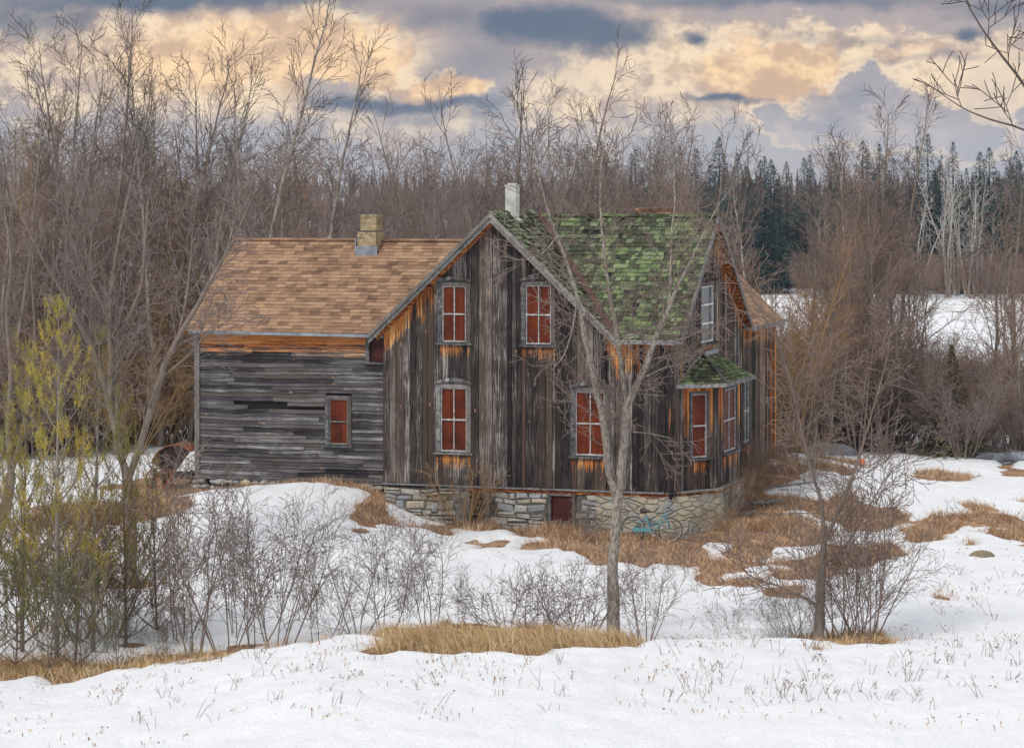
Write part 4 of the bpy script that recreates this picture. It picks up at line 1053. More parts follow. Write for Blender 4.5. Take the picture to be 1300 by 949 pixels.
LS=['dark blue-green spruce in the far forest edge','broad dark spruce in the far forest edge','olive brown cedar in the far forest edge']
for row,(Y,n) in enumerate(((268,24),(276,32),(286,34),(298,34))):
    for i in range(n):
        px=720+640*(i+fr_.random())/n
        if row==0 and fr_.random()<.25: continue
        k=fr_.choice([0,0,1,1,2]); x=(px-CX)/F*Y; 
        putpx(sp_[k],px,Y+fr_.uniform(-3,3),fr_.uniform(178,232) if row>1 else fr_.uniform(205,290),(14,13,12)[k],rnd=fr_,label=LS[k],group='conifers of the far forest edge')
LF=['grey leafless tree in the far forest beyond the field','reddish-stemmed leafless tree in the far forest beyond the field','pale-stemmed leafless tree in the far forest beyond the field']
for row,(Y,n) in enumerate(((262,26),(273,32),(290,34))):
    for i in range(n):
        px=-80+1460*(i+fr_.random())/n; k=fr_.choice([0,0,1,1,2])
        if px>850 and fr_.random()<.6: continue
        putpx(far[k],px,Y+fr_.uniform(-4,4),fr_.uniform(180,215) if row>1 else fr_.uniform(225,310),12.6,rnd=fr_,label=LF[k],group='leafless trees of the far forest')
putpx(sp_[0],1178,285,172,14,rnd=fr_,label='tallest pointed spruce on the right skyline')
for px,top in ((1205,205),(1215,212),(1228,225),(1240,215),(1165,235),(1252,270)):
    putpx(birch[fr_.randrange(2)],px,260+fr_.uniform(-2,2),top,11.8,rnd=fr_,label='white-stemmed birch before the dark conifers of the forest edge',group='birches at the far field edge')
for i in range(26):
    px=1000+420*fr_.random(); putpx(under[fr_.choice([0,1])],px,fr_.uniform(252,262),None,rnd=fr_,label='low twiggy shrub at the far edge of the snowy field',cat='shrub',group='shrubs at the far field edge')
# distant wood as one mass behind everything
sm=MB(); dr_=random.Random(31)
for i in range(5200):
    px=dr_.uniform(-260,1560); Y=dr_.uniform(336,372); x=(px-CX)/F*Y; z0=1.2; h=10.8*dr_.uniform(.75,1.05); w=dr_.uniform(.25,.6); zz=z0+h*dr_.random()**.6*.85
    sm.add([(x-w,Y,zz-1.2),(x+w,Y,zz-1.0),(x+dr_.uniform(-w,w),Y+dr_.uniform(-1,1),zz+dr_.uniform(1.2,2.6))],[(0,1,2)])
tag(sm.build('distant_wood',M['farwood']),'distant grey wood forming the skyline','wood',kind='stuff')

# ---------------- foreground shrubs
DK=dict(SHRUB,rmin=.0048)
fs_=[proto('d',400+i,3.4,(8,6,4,8)[i],dict(DK,n=[1,9,6,3]),spread=(.45,.48,.30,.62)[i],r0=.018,mats=('twigD','twigD'),name='bare_shrub') for i in range(4)]
tang=[proto('g',420+i,2.2,9,dict(DK,up=[-.03,-.02,0,0],wob=[.14,.18,.2,.2],n=[1,7,4,2]),spread=.8,r0=.016,mats=('twigD','twig'),name='bramble_shrub') for i in range(2)]
thin=[proto('h',430+i,2.0,3,dict(DK,n=[1,6,4,2]),spread=.4,r0=.012,mats=('twigD','twigD'),name='bare_shrub') for i in range(2)]
sr=random.Random(77)
FSH=[(228,62.5,640,2),(246,61,612,2),(285,61,628,1),(300,63,665,2),(322,61.3,640,2),(352,60.3,632,0),(402,60.4,690,2),(428,62,730,1),(455,61.5,665,1)]
for i,(px,Y,top,k) in enumerate(FSH):
    putpx(fs_[k],px,Y,top,3.2,rnd=sr,label='dark leafless shrub in the dense row behind the snow bank, left of the dry grass',cat='shrub',group='dense shrub row behind the snow bank')
for px,Y,top,k in ((488,61,668,2),(512,62.5,720,2),(548,61,655,2),(585,62,730,2)):
    putpx(fs_[k],px,Y,top,3.2,rnd=sr,label='slim dark leafless shrub standing in the snow behind the dry grass bank',cat='shrub',group='slim shrubs behind the dry grass')
for i,(px,Y,top) in enumerate(((640,61.5,700),(676,61,715),(712,61.5,680),(742,62,720))):
    o=putpx(tang[i%2],px,Y,None,rnd=sr,label='tangled low bramble between the dry grass bank and the grey tree',cat='shrub',group='brambles left of the grey tree')
putpx(fs_[0],818,60.5,690,3.2,rnd=sr,label='bare shrub standing just right of the big grey tree',cat='shrub')
putpx(thin[0],918,60.5,760,2,rnd=sr,label='small thin shrub alone in the snow between the two trees',cat='shrub')
putpx(thin[1],930,62,745,2,rnd=sr,label='small spindly shrub beside the one alone in the snow',cat='shrub')
for (px,Y,top,k) in ((1085,60.5,600,2),(1103,60.2,585,2),(1098,60.8,640,0)):
    putpx(fs_[k],px,Y,top,3.2,rnd=sr,label='tall upright many-stemmed bare shrub right of the slender tree',cat='shrub',group='tall shrubs right of the slender tree')
for (px,Y,top,k) in ((1062,61,650,3),(1020,60.8,700,3),(1000,61.3,730,1),(985,61,760,0)):
    putpx(fs_[k],px,Y,top,3.2,rnd=sr,label='low spreading bare shrub around the foot of the slender tree',cat='shrub',group='low shrubs at the slender tree')
for i in range(5):
    px=150+22*i; putpx(fs_[sr.choice([1,3])],px,sr.uniform(61.5,64),sr.uniform(720,770),3.2,rnd=sr,label='low grey shrub at the foot of the pines',cat='shrub',group='low shrubs by the pines')
# vine by the cellar door and shrubs along the wall
x,y=s2w(2.62,-.35); va=proto('v',501,2.0,12,dict(SHRUB,up=[-.01,.0,0,0],n=[1,7,5,3]),spread=.5,r0=.03,mats=('twigT','twigT'),name='climbing_shrub'); put(va,x,y,1.0,label='tan gnarled climbing shrub growing in front of the cellar doorway',cat='shrub')
for i,(s,d,sc,k) in enumerate(((6.4,-.9,.35,1),(9.6,2.5,.45,0),(9.7,4.9,.45,2),(9.3,6.3,.5,0),(9.3,8.2,.5,0),(10.5,9,.55,2),(9.9,.2,.35,2))):
    x,y=s2w(s,d); put(under[k],x,y,sc*.75,label='small twiggy bush growing close against the house foundation',cat='bush',group='small bushes along the foundation',rnd=sr)
x,y=s2w(-6.45,-.3); put(thin[0],x,y,1.0,label='pale thin shrub leaning on the left corner of the wing',cat='shrub')

# ---------------- traced trees
def jl(a): return [W(*a[:2],0)]
TW=dict(TREE,rmin=.0075,L=[3.0,1.5,.8,.4],seg=[.35,.25,.18,.14],n=[1,8,6,4],wob=[.10,.12,.14,.15],up=[.04,.05,.03,.02],thick=1,rl=.010,ang=[(28,62),(25,60),(25,60),(25,60)])
TW['rl']=.0125
def traced(name,Y,limbs,label,mats,seed,cat='tree',dens=5.0,l0=1.3,depth=.5,prm=None,cut=None,down=0.0):
    rnd=random.Random(seed); T=(MB(),MB()); prm=dict(prm or TW)
    base=W(limbs[0][0][0],limbs[0][0][1],Y); z0=gh(base.x,base.y); base.z=z0
    dirs=[(0,0)]+[(rnd.uniform(-1,1),0) for _ in limbs[1:]]; ends={}
    for li,l in enumerate(limbs):
        P=[];r=[]; dep=dirs[li][0]*depth; acc=0
        off=0
        key=(l[0][0],l[0][1]); off=ends.get(key,0.0)
        for i,(px,py,rp) in enumerate(l):
            if i: acc+=math.hypot(px-l[i-1][0],py-l[i-1][1])/F*Y
            yy=Y+off+dep*acc; w=W(px,py,yy)
            if li==0 and i==0: w.z=z0-.15
            P.append(w-base+Vector((0,0,0))); r.append(rp/F*Y*(.80 if rp>7.5 else .44+.30*max(0,rp-1)/6.5)); ends[(px,py)]=off+dep*acc
        # subdivide with a little wobble
        Q=[];q=[]
        for i in range(len(P)-1):
            n=3
            for k in range(n):
                t=k/n; a=P[max(i-1,0)];b_=P[i];c=P[i+1];d=P[min(i+2,len(P)-1)]
                v=.5*((2*b_)+(c-a)*t+(2*a-5*b_+4*c-d)*t*t+(3*b_-a-3*c+d)*t**3)
                if 0<i or k: v=v+Vector((rnd.gauss(0,1),rnd.gauss(0,1),0))*r[i]*.10
                Q.append(v); q.append((r[i]*(1-t)+r[i+1]*t)*rnd.uniform(.95,1.06))
        Q.append(P[-1]); q.append(r[-1])
        if li==0: q[0]*=1.25; q[1]*=1.06
        T[0].tube(Q,q,9,cap=False)
        dr=[(Q[min(i+1,len(Q)-1)]-Q[max(i-1,0)]).normalized() for i in range(len(Q))]
        L_=sum((Q[i+1]-Q[i]).length for i in range(len(Q)-1))
        pr2=dict(prm); pr2['L']=[L_,l0,prm['L'][2],prm['L'][3]]; pr2['rmin']=prm['rmin']
        side(T,Q,dr,q,0,int(L_*dens*(.25 if li==0 else 1)),pr2,rnd,L_,t0=(.35 if li==0 else .12))
    root=empty(name,(base.x,base.y,z0)); T[0].build('trunk',M[mats[0]],root,smooth=True); T[1].build('crown',M[mats[1]],root,smooth=True)
    tag(root,label,cat); return root
traced('bare_tree',61.2,[
 [(780,812,11),(779,760,9.4),(779,700,8.6),(782,660,8.4),(784,635,8.2)],
 [(784,635,7),(773,600,6.5),(770,560,6.5),(763,520,6.5),(752,470,6),(742,425,5.2),(733,380,4.4),(720,335,3.6),(707,300,3),(692,255,2.2),(682,210,1.6),(672,165,1)],
 [(784,635,8),(790,590,7.5),(793,540,7),(797,512,7),(810,485,6),(822,458,5.5),(836,420,5.2),(848,395,4.6),(858,368,3.8),(872,340,3),(888,308,2.2),(908,268,1.4),(930,235,.9)],
 [(797,512,5),(790,480,4.6),(785,440,4.5),(781,410,4.4),(775,380,4),(769,340,3.5),(765,300,3),(762,260,2.5),(763,210,1.8),(770,155,1)],
 [(848,395,3.6),(851,360,3.2),(852,325,3),(853,290,2.4),(857,250,2),(853,205,1.5),(848,160,.8)],
 [(785,440,2.6),(800,425,2.4),(820,425,2),(845,432,1.6),(880,425,1),(905,405,.7)],
 [(820,478,2),(845,466,1.6),(870,460,1.2),(900,438,.8)],
 [(803,548,1.8),(825,550,1.3),(852,556,.8)],
 [(733,380,2.6),(726,420,2.0),(716,450,1.5),(700,470,1)],
 [(707,300,2),(690,320,1.5),(665,330,1),(640,325,.7)]],
 'big grey leafless tree with forked trunk standing in front of the house',('barkL','twig'),31,dens=3.7,l0=1.4,depth=.35)
traced('bare_tree',60.6,[
 [(1038,818,9.5),(1040,770,8),(1043,720,7),(1046,690,6)],
 [(1046,690,5),(1043,640,4.3),(1031,600,3.6),(1022,565,3),(1012,520,2.5),(1000,470,2),(984,430,1.6),(960,385,1.2),(932,340,.9),(915,300,.7)],
 [(1046,690,5),(1068,640,4.3),(1084,600,3.7),(1095,565,3),(1108,520,2.3),(1122,470,1.6),(1135,410,1)],
 [(1040,770,4),(1015,755,3),(985,742,2.4),(960,735,2),(930,712,1.5),(905,690,1)],
 [(1031,600,2.4),(1036,550,1.9),(1034,500,1.4),(1042,440,.9)],
 [(1084,600,2),(1060,560,1.6),(1055,510,1.2),(1066,460,.8)],
 [(1043,720,3),(1075,690,2.4),(1105,640,1.8),(1130,600,1.2),(1160,585,.8)]],
 'slender leafless tree on the right growing out of a clump of bare shrubs',('bark','twig'),32,dens=4.6,l0=1.4,depth=.35)
traced('bare_tree',69.5,[
 [(167,772,11),(166,720,10.5),(165,670,10),(162,610,9)],
 [(162,610,7),(150,560,6.5),(138,510,6),(125,462,5.6),(105,420,5),(82,375,4.2),(52,325,3),(22,262,2)],
 [(138,510,5.5),(140,450,5),(135,400,4.6),(110,350,3.6),(90,300,2.8),(84,250,2)],
 [(150,560,6),(145,500,5.5),(148,440,5.2),(165,400,4.8),(179,362,4),(184,310,3),(188,250,2)],
 [(110,350,3),(116,310,2.6),(118,270,2),(110,220,1.3)],
 [(162,610,7),(183,550,6.2),(203,480,6),(225,430,5.6),(250,388,5),(275,342,4),(296,305,3),(312,270,2.2),(330,225,1.2)],
 [(225,430,3.5),(236,380,3),(242,330,2.5),(246,280,1.8),(255,230,1)],
 [(203,480,3),(240,450,2.4),(262,425,1.8),(300,400,1)],
 [(165,670,3),(190,640,2.6),(215,615,2),(245,590,1.3)]],
 'large pale grey leafless tree with wide forking limbs left of the wing',('bark','twig'),33,dens=5.0,l0=2.0,depth=.3)
traced('bare_tree',68,[
 [(-14,760,12),(-10,700,11),(8,640,9),(14,600,8)],
 [(14,600,6),(10,540,5.5),(14,470,5),(8,400,4),(14,330,3),(4,260,2)],
 [(14,600,6),(30,540,4.5),(38,480,4),(44,420,3),(40,350,2),(48,290,1.3)]],
 'grey leafless tree at the left edge behind the pines',('bark','twig'),34,dens=3.0,l0=1.5)
x=(1420-CX)/F*38
traced('bare_tree',38,[
 [(1440,1150,30),(1432,800,22),(1420,500,16),(1412,300,12),(1405,150,8),(1400,0,5),(1395,-150,2)],
 [(1412,300,7),(1350,190,5.2),(1300,108,3.6),(1275,75,3),(1246,35,2.4),(1224,-4,1.8),(1200,-60,1)],
 [(1412,300,6),(1345,195,3.8),(1300,165,2.8),(1258,152,2.3),(1222,137,1.7),(1185,112,1.2),(1164,98,.8)],
 [(1420,500,5),(1350,320,3),(1300,291,1.8),(1262,287,1.3),(1236,279,.8)]],
 'dark leafless tree whose branches reach into the sky from the right edge',('twigB','twigB'),35,dens=.7,l0=.7,depth=.2)

# ---------------- young pines, lower left
def pine(seed,H,whorl=.50,mat='needle',dens=1.0,lowdark=True):
    rnd=random.Random(seed); Tk=MB(); Nd=MB(); Ng=MB()
    top=Vector((rnd.uniform(-.3,.3),rnd.uniform(-.3,.3),H)); tp=[Vector((0,0,-.15)),top*.33+Vector((rnd.uniform(-.1,.1),0,0)),top*.66,top]
    Tk.tube(tp,[H*.0085,H*.0065,H*.004,.007],7,cap=False)
    def at(t): f=t*3; j=min(int(f),2); return tp[j].lerp(tp[j+1],f-j)
    def tuft(p,d,dark):
        m=Ng if dark else Nd
        for i in range(int(8*dens)):
            a=d*.8+Vector((rnd.gauss(0,.55),rnd.gauss(0,.55),rnd.gauss(0,.5))); a.normalize(); b=p-d*rnd.uniform(0,.28); s=a.orthogonal().normalized()*.0062; l=rnd.uniform(.09,.18)
            m.add([b-s,b+s,b+a*l],[(0,1,2)])
    def shoot(p,d,L,r,lv):
        n=5; pts=[p]; q=p; dd=d
        for i in range(n):
            dd=(dd+Vector((rnd.gauss(0,.06),rnd.gauss(0,.08),.20+rnd.gauss(0,.06)))).normalized(); q=q+dd*L/n; pts.append(q)
        Tk.tube(pts,[r*(1-.7*i/n) for i in range(n+1)],4,cap=False)
        dark=q.z<H*.30 and lowdark
        if lv<2 and L>.35:
            for i in range(int(rnd.uniform(1.6,3.8)*(1.2 if lv==0 else .7))):
                t=rnd.uniform(.35,1); f=t*n; j=min(int(f),n-1); pp=pts[j].lerp(pts[j+1],f-j)
                az=rnd.uniform(0,6.28); nd=(dd*.7+Vector((math.cos(az),math.sin(az),.35))*.6).normalized()
                shoot(pp,nd,L*rnd.uniform(.28,.45),r*.5,lv+1)
        tuft(q,dd,dark)
        if rnd.random()<.25: tuft(pts[-2],dd,dark)
    z=.35
    while z<H:
        t=z/H; k=rnd.choice([4,5,6]); a0=rnd.uniform(0,6.28)
        for i in range(k):
            a=a0+6.283*i/k; L=(H-z)*.30+.45; L*=rnd.uniform(.6,1.2); L=min(L,2.1); el=.30+.8*t
            shoot(at(t),Vector((math.cos(a),math.sin(a),el)).normalized(),L,.012+.006*(1-t),0)
        z+=whorl*rnd.uniform(.8,1.2)
    tuft(top,Vector((0,0,1)),False)
    root=empty('young_pine'); Tk.build('trunk',M['bark'] if mat=='needle' else M['twigD'],root,smooth=True)
    n0=len(Nd.v); cr=mesh_obj('crown',Nd.v+Ng.v,Nd.f+[tuple(x+n0 for x in q) for q in Ng.f],mats=[M[mat],M['needleD']],midx=[0]*len(Nd.f)+[1]*len(Ng.f),parent=root)
    return root
pines=[pine(601,7.6),pine(602,6.4),pine(603,5.0),pine(604,3.0,.34,'needleD')]
for (px,Y,top,k,lb) in ((72,60.5,405,0,'tallest yellow-green young pine, third from the left edge'),(28,61.5,455,1,'yellow-green young pine near the left edge'),(118,61.5,440,0,'yellow-green young pine directly right of the tallest one'),
     (160,62.5,520,1,'yellow-green young pine in front of the large pale tree'),(-15,60,500,2,'yellow-green young pine cut off by the left edge'),(200,63.5,600,2,'short yellow-green pine furthest right of the group'),(95,59,640,2,'short bushy yellow-green pine in front of the tallest one')):
    putpx(pines[k],px,Y,top,(7.6,6.4,5.0)[k],rnd=sr,label=lb,cat='pine tree')
for px,Y,top in ((20,58.8,705),(62,58.4,725),(105,58.8,745),(150,58.9,775),(205,59.3,800),(245,59.7,815),(-20,58.5,690)):
    putpx(pines[3],px,Y,top,3.0,rnd=sr,label='low green pine seedling at the foot of the yellow-green pines',cat='pine tree',group='low green pine seedlings')
putpx(under[2],140,63,640,4.2,rnd=sr,label='tan bare bush between the yellow-green pines and the large pale tree',cat='bush')
for px_,t_ in ((100,600),): putpx(under[2],px_,62.8,t_,4.2,rnd=sr,label='tan bare bush growing among the yellow-green pines',cat='bush',group='tan bushes among the pines')
putpx(under[2],55,63.5,600,4.2,rnd=sr,label='tan bare bush behind the tallest pine',cat='bush')
# bushy evergreen in the right thicket + stocky bush
cb=spruce(701,3.2,1.15,'spruceO',name='cedar_bush',n=2200,leaf=.2); putpx(cb,1208,98,432,3.2,rnd=sr,label='small olive brown cedar standing in the right thicket before the field',cat='cedar')
putpx(under[1],1222,95.5,470,4.2,rnd=sr,label='rounded dark grey bush with a short trunk beside the small cedar',cat='bush')

# ================================================================== GROUND, SNOW, GRASS
for p,Y,r in ((780,61.2,.35),(1038,60.6,.3),(1100,60.4,.45),(818,60.5,.25),(167,69.5,.5),(72,60.5,.3),(118,61.5,.3),(28,61.5,.3),(167,62.5,.3)): WELLS.append(((p-CX)/F*Y,Y,r))
xs=axis(-22,22,.14,-300,300); ys=axis(41,97,.16,-60,420)
X_,Y_=np.meshgrid(xs,ys); Z_=GH(X_,Y_)
xg=axis(-24,24,.4,-300,300); yg=axis(38,100,.4,-60,420); Xg,Yg=np.meshgrid(xg,yg); Zg=GH(Xg,Yg)
tag(grid('ground',xg,yg,Zg,M['ground']),'brown dead grass and soil under the snow','ground',kind='structure')
ms=patch_mask(X_,np.maximum(Y_,5),Z_)
ms=np.where((Y_<40)|(Y_>98)|(np.abs(X_)>23),0,ms)
bl=ms.copy(); wd_=ms.copy()
for _ in range(7):
    wd_[1:-1,1:-1]=(wd_[1:-1,1:-1]*2+wd_[:-2,1:-1]+wd_[2:,1:-1]+wd_[1:-1,:-2]+wd_[1:-1,2:])/6
for _ in range(2):
    bl[1:-1,1:-1]=(bl[1:-1,1:-1]*2+bl[:-2,1:-1]+bl[2:,1:-1]+bl[1:-1,:-2]+bl[1:-1,2:])/6
pits=np.clip(fbm(X_*1.9,Y_*1.9,71,4)-.55,0,1)
und=(fbm(X_*.7,Y_*.5,61,4)-.47)*.24+(fbm(X_*3.2,Y_*2.6,67,3)-.45)*.10-pits*.35
foot=np.zeros_like(und)
fine=(Y_>38)&(Y_<105)
t=np.where(fine,.13+und,.10+0*und)
t=np.maximum(t,.035)*(1-.85*np.clip(wd_*1.6,0,1))+.012
Zs=Z_+t*(1-bl*2.6)-.02
Zs=np.where(bl>.9,Z_-.18,Zs)
s_,d_=w2s(X_,Y_)
tag(grid('snow',xs,ys,Zs,M['snow']),'old wet snow cover','snow',kind='structure')
# dead grass blades on the bare ground, one mass
gr=np.random.RandomState(4)
def blades(name,n,mat,cond,lrange,wid,lean,region,label,dz=0,curl=.5,clump=None):
    V=[];Fc=[];got=0
    while got<n:
        x=gr.uniform(region[0],region[1],6000); y=gr.uniform(region[2],region[3],6000)
        z=GH(x,y); ok=cond(x,y,z)>.5; x,y,z=x[ok],y[ok],z[ok]
        if clump is not None: k=fbm(x*clump,y*clump,77,3); ok=k+gr.uniform(-.12,.12,len(x))>.45; x,y,z=x[ok],y[ok],z[ok]
        m=len(x); 
        if m==0: continue
        jk=(gr.uniform(0,1,m)<.3)*1.0; x=x+gr.normal(0,.22,m)*jk; y=y+gr.normal(0,.22,m)*jk; z=GH(x,y)+jk*.05
        L=gr.uniform(*lrange,m); L=L*gr.uniform(.5,1.25,m); a=(fbm(x*.8,y*.8,55,3)*16+gr.normal(0,.9,m)) if lean is None else gr.normal(lean,.55,m)+(fbm(x*1.2,y*1.2,57,3)-.47)*4; b=gr.uniform(.35,1.35,m)
        dx,dy=np.cos(a)*b,np.sin(a)*b; pa=gr.uniform(0,3.14,m); wx,wy=np.cos(pa)*wid,np.sin(pa)*wid
        up=np.sqrt(np.maximum(.15,1-.6*b*b))
        p0=np.stack([x-wx,y-wy,z-.02+dz],1);p1=np.stack([x+wx,y+wy,z-.02+dz],1)
        q0=np.stack([x+dx*L*.4-wx*.8,y+dy*L*.4-wy*.8,z+up*L*.6+dz],1);q1=q0+np.stack([wx,wy,0*wx],1)*1.6
        r0=np.stack([x+dx*L,y+dy*L,z+up*L*(1-curl*b*.5)+dz],1)
        base=len(V)*0+got*5
        V.append(np.stack([p0,p1,q1,q0,r0],1).reshape(-1,3)); 
        idx=np.arange(m)*5+got*5
        Fc+= [(i,i+1,i+2,i+3) for i in idx]+[(i+3,i+2,i+4) for i in idx]; got+=m
    V=np.concatenate(V)
    o=mesh_obj(name,V.tolist(),Fc,mat); tag(o,label,'grass',kind='stuff'); return o
def gmat(name,stops):
    m,nt,b=new_mat(name,.9,.15); isl=island(nt); nt.links.new(ramp(nt,isl,stops),b.inputs['Base Color']); return m
M['gA']=gmat('dead_brown_grass',[(0,(.17,.085,.050)),(.35,(.40,.235,.135)),(.7,(.58,.40,.25)),(1,(.72,.58,.42))])
M['gB']=gmat('long_straw_grass',[(0,(.30,.18,.08)),(.4,(.48,.32,.16)),(.8,(.60,.45,.26)),(1,(.66,.55,.38))])
cm=lambda x,y,z: patch_mask(x,y,z)*(w2s(x,y)[1]<.5)+patch_mask(x,y,z)*(w2s(x,y)[0]>8.8)
blades('dead_grass',95000,M['gA'],cm,(.08,.30),.0055,None,(-13,16,63,93),'matted brown dead grass showing through the melting snow around the house',clump=1.3)
bank=lambda x,y,z: patch_mask(x,y,z)
blades('straw_grass',26000,M['gB'],lambda x,y,z: bank(x,y,z)*((CX+F*x/y)>480)*((CX+F*x/y)<840),(.18,.55),.0055,math.pi*.95,(-3.2,2.8,54.5,60.5),'long bleached straw grass bending over the snow bank',curl=.9)
blades('straw_grass',5000,M['gB'],lambda x,y,z: bank(x,y,z),(.15,.45),.006,None,(-13,-3.0,54,61),'long straw and dead grass at the foot of the pines',curl=.8)
blades('straw_grass',3500,M['gB'],lambda x,y,z: bank(x,y,z),(.12,.35),.009,None,(5.8,9.5,56,62),'straw grass tuft round the foot of the shrubs on the right',curl=.8)
# clumps of weeds by the foundation
fd_=lambda x,y,z:(lambda s,d:((s>2.9)&(s<8.3)&(d<-.1)&(d>-1.3)).astype(float))(*w2s(x,y))
blades('dead_grass',5000,M['gA'],fd_,(.12,.55),.005,None,(-2,6,74,79),'tall tangled dead weeds along the stone foundation',curl=.9,clump=.9)
# weed stalks poking out of the snow
ws=MB(); wr2=random.Random(88)
for i in range(470):
    if i<300: px,Y=wr2.uniform(840,1330),wr2.uniform(50,74)
    else: px,Y=wr2.uniform(100,1330),wr2.uniform(49,57)
    x=(px-CX)/F*Y; z=gh(x,Y)+.05; h=wr2.uniform(.08,.36)*(1.5 if wr2.random()<.12 else 1)
    for k in range(wr2.choice([1,2,3,4])):
        a=wr2.uniform(0,6.28); b=wr2.uniform(.1,.9)
        p=Vector((x+wr2.uniform(-.12,.12),Y+wr2.uniform(-.12,.12),z-.05)); q=p+Vector((math.cos(a)*b*h,math.sin(a)*b*h,h)); ws.tube([p,p.lerp(q,.5)+Vector((0,0,.03)),q],[.006,.005,.0035],3,cap=False)
        if wr2.random()<.5: m_=p.lerp(q,.6); ws.tube([m_,m_+Vector((wr2.uniform(-.12,.12),wr2.uniform(-.1,.1),.08))],[.004,.003],3,cap=False)
        if wr2.random()<.12: pebble(ws,q,(.016,.016,.02),wr2,5)
lt=MB(); lr=random.Random(91)
for i in range(5200):
    px,Y=lr.uniform(-20,1330),lr.choice([lr.uniform(48,62),lr.uniform(60,80)]); x=(px-CX)/F*Y
    if float(fbm(np.array([x*.9]),np.array([Y*.6]),95,3)[0])<.47: continue
    z=gh(x,Y)+.16; r=lr.uniform(.006,.022); a=lr.uniform(0,6.28); lt.add([(x+math.cos(a)*r*2,Y+math.sin(a)*r*2,z),(x+math.cos(a+2)*r,Y+math.sin(a+2)*r,z+r*.8),(x+math.cos(a+4)*r,Y+math.sin(a+4)*r,z-.02),(x+math.cos(a+4)*r,Y+math.sin(a+4)*r,z-.12)],[(0,1,2),(1,2,3)])
tag(lt.build('leaf_litter',M['gA']),'brown leaf litter scattered over the old snow','leaf litter',kind='stuff')
tag(ws.build('weed_stalks',M['twigR']),'dead weed stalks poking through the foreground snow','weeds',kind='stuff')

hz=MB(); hz.box((-440,-110,-4),(440,560,28)); m=bpy.data.materials.new('haze_air'); m.use_nodes=True; hn=m.node_tree; hn.nodes.remove(hn.nodes['Principled BSDF'])
pv=hn.nodes.new('ShaderNodeVolumePrincipled'); pv.inputs['Color'].default_value=(.62,.74,.92,1); pv.inputs['Density'].default_value=.00016; hn.links.new(pv.outputs[0],hn.nodes['Material Output'].inputs['Volume'])
tag(hz.build('haze',m),'thin blue winter haze in the air','haze',kind='stuff')
# ================================================================== SKY, SUN, CAMERA
w=bpy.data.worlds.new('World'); scene.world=w; w.use_nodes=True; nt=w.node_tree; nt.nodes.clear()
out=nt.nodes.new('ShaderNodeOutputWorld'); sky=nt.nodes.new('ShaderNodeTexSky'); sky.sky_type='NISHITA'; sky.sun_disc=False
SE,SA=R(46),R(218)
sky.sun_elevation=SE; sky.sun_rotation=SA; sky.air_density=1.2; sky.dust_density=2
bgA=nt.nodes.new('ShaderNodeBackground'); nt.links.new(sky.outputs[0],bgA.inputs[0]); bgA.inputs[1].default_value=.10
tc=nt.nodes.new('ShaderNodeTexCoord').outputs['Generated']
sx=nt.nodes.new('ShaderNodeSeparateXYZ'); nt.links.new(tc,sx.inputs[0]); gx,gy,gz_=[E(nt,o) for o in sx.outputs]
den=gy.m('ABSOLUTE').m('MAXIMUM',.02); az=gx/den; el=gz_/den
cmb=nt.nodes.new('ShaderNodeCombineXYZ'); nt.links.new((az*10).k,cmb.inputs[0]); nt.links.new((el*12.5).k,cmb.inputs[1]); v=cmb.outputs[0]
wn=noise(nt,v,2.4,6,.55); wn2=noise(nt,v,2.4,6,.6,sc=(1.01,1.3,1.0)); cmo=nt.nodes.new('ShaderNodeVectorMath'); cmo.operation='ADD'; nt.links.new(v,cmo.inputs[0]); cmo.inputs[1].default_value=(13.1,7.7,3.3)
wn2=noise(nt,cmo.outputs[0],2.4,6,.6); wf=noise(nt,cmo.outputs[0],9,5,.6); wf2=noise(nt,v,9,5,.6)
# photo-like coordinates with billowy distortion
U=az*F+CX+(wn-.5)*150+(wf-.5)*85; V_=el*(-F)+HY+(wn2-.5)*90+(wf2-.5)*70
Us=az*F+CX+(wn-.5)*300+(wf-.5)*60; Vs=el*(-F)+HY+(wn2-.5)*60+(wf2-.5)*14
def ell(cx,cy,rx,ry,soft=.35,a=None,b=None):
    soft=min(.95,soft*1.5+.12)
    a=a or U; b=b or V_
    dx=(a-cx)*(1/rx); dy=(b-cy)*(1/ry); r=(dx*dx+dy*dy).m('SQRT'); return r.ss(1+soft,1-soft)
def mx(*l):
    r=l[0]
    for x in l[1:]: r=r.m('MAXIMUM',x)
    return r
nb=noise(nt,v,1.5,7,.6); nb2=noise(nt,cmo.outputs[0],5,6,.62)
py_=el*(-F)+HY
base=mixc(nt,py_.ss(20,175),(.36,.32,.35),(.32,.35,.42))
base=mixc(nt,(nb*.7+nb2*.3).ss(.36,.74)*.6,base,(.60,.46,.40))
cream=mx(ell(300,75,190,62),ell(430,75,85,52,.2),ell(555,102,58,20,.15),ell(110,60,120,45,.6)*.7,ell(985,95,130,52,.25),ell(850,95,120,60,.6)*.6,ell(1215,112,60,34,.5)*.75,ell(1130,60,170,22,.5)*.7,ell(740,140,70,50,.6)*.55,ell(60,110,90,40,.7)*.5,ell(1075,140,50,40,.4)*.6,ell(520,160,80,20,.6)*.6)
hi=(nb2*.8+nb*.4+(wf-.5)*.7).ss(.48,.74)
cr=mixc(nt,hi,(.62,.42,.29),(1.0,.70,.42))
c=mixc(nt,cream*(nb2.ss(.22,.5)*.15+.85),base,cr)
rim=cream*(1-cream)*4; c=mixc(nt,(rim.ss(.35,1.0)*wf.ss(.42,.58)*.6).cl(),c,(1.0,.80,.56))
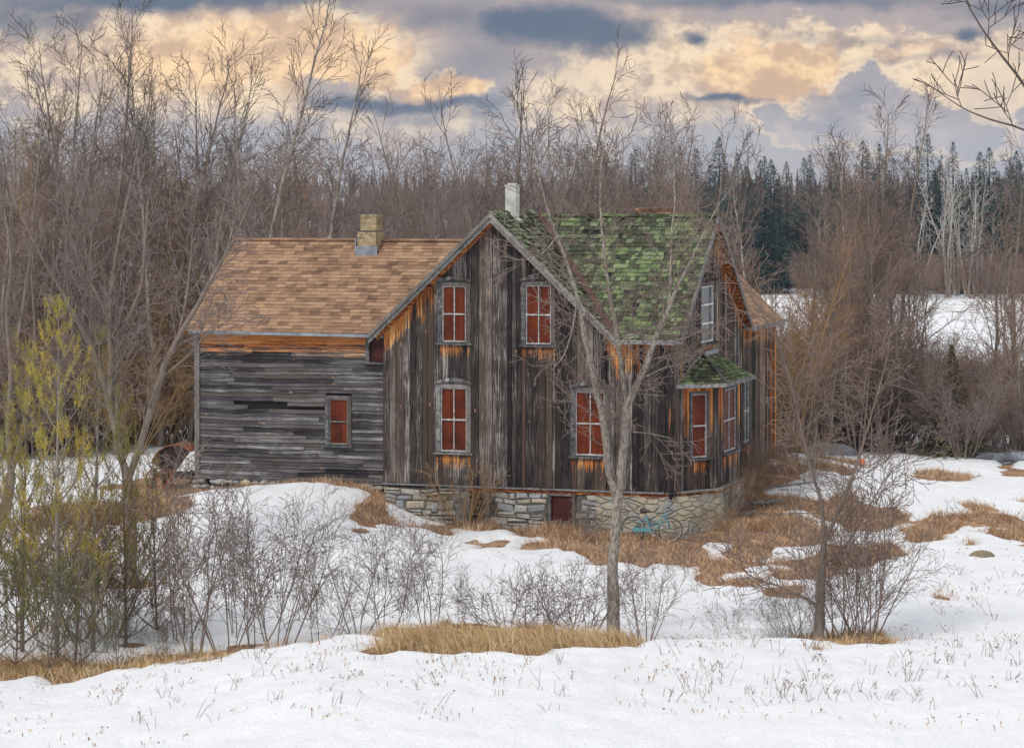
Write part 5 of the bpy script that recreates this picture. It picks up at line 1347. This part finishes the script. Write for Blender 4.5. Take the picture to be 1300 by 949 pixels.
# the big grey cumulus on the right with its diagonal bright edge
g=mx(ell(1130,150,90,50,.12),ell(1105,110,52,40,.12),ell(1010,165,60,32,.12),ell(1200,165,95,36,.2),ell(1250,120,50,50,.3)*.7)
gcol=mixc(nt,(nb*.5+nb2*.5).ss(.42,.62),(.34,.335,.39),(.58,.50,.47))
c=mixc(nt,g*.9,c,gcol); rg=g*(1-g)*4; c=mixc(nt,(rg.ss(.4,1.0)*.55).cl(),c,(1.0,.78,.54))
g2=mx(ell(1068,125,55,16,.15),ell(1040,148,60,16,.2),ell(425,118,48,18,.15)); c=mixc(nt,g2*.75,c,(.27,.285,.36))
# dark slate bands
dk=mx(ell(700,38,105,27,.25,Us,Vs),ell(505,128,115,10,.35,Us,Vs),ell(210,4,240,15,.4,Us,Vs),ell(890,50,32,8,.35,Us,Vs),ell(912,130,60,6,.4,Us,Vs),ell(1236,42,36,8,.4,Us,Vs),ell(30,22,90,22,.5,Us,Vs)*.8,ell(1010,1,240,9,.5,Us,Vs)*.8,ell(560,22,70,20,.5,Us,Vs)*.6,ell(1090,48,90,5,.6,Us,Vs)*.45,ell(1280,8,60,10,.5,Us,Vs)*.8,ell(1180,72,90,5,.6,Us,Vs)*.4,ell(560,146,60,8,.6,Us,Vs)*.5,ell(620,75,70,20,.8,Us,Vs)*.35)
c=mixc(nt,dk*.96,c,(.095,.135,.215))
c=mixc(nt,py_.ss(125,190)*.55,c,(.46,.47,.52))
# above the pictured strip the sky is a plain bright overcast
ez=gz_.ss(.08,.22)
c=mixc(nt,ez,c,(.78,.80,.84))
lp=gy.ss(.15,-.1)     # behind the viewer likewise
c=mixc(nt,lp,c,(.80,.80,.82))
bgB=nt.nodes.new('ShaderNodeBackground'); nt.links.new(c,bgB.inputs[0]); bgB.inputs[1].default_value=.92
ms_=nt.nodes.new('ShaderNodeMixShader'); ms_.inputs[0].default_value=.93
nt.links.new(bgA.outputs[0],ms_.inputs[1]); nt.links.new(bgB.outputs[0],ms_.inputs[2]); nt.links.new(ms_.outputs[0],out.inputs[0])
L=bpy.data.lights.new('sun','SUN'); L.energy=1.5; L.angle=R(10); L.color=(1,.95,.88)
lo=bpy.data.objects.new('sun',L); COL.objects.link(lo)
sd=Vector((math.sin(SA)*math.cos(SE),math.cos(SA)*math.cos(SE),math.sin(SE)))   # towards the sun: behind and left of the viewer
lo.rotation_euler=sd.to_track_quat('Z','Y').to_euler()
cam=bpy.data.cameras.new('camera'); co_=bpy.data.objects.new('camera',cam); COL.objects.link(co_); scene.camera=co_
co_.location=(0,0,CZ); co_.rotation_euler=(R(90),0,0); cam.sensor_width=36; cam.lens=F/1300*36
cam.shift_x=0; cam.shift_y=-(474.5-HY)/1300; cam.clip_end=5000; cam.clip_start=.1
scene.view_settings.view_transform='Standard'; scene.view_settings.look='None'; scene.view_settings.gamma=1; scene.view_settings.exposure=0.30
scene.render.engine='CYCLES'
scene.cycles.max_bounces=4; scene.cycles.diffuse_bounces=3
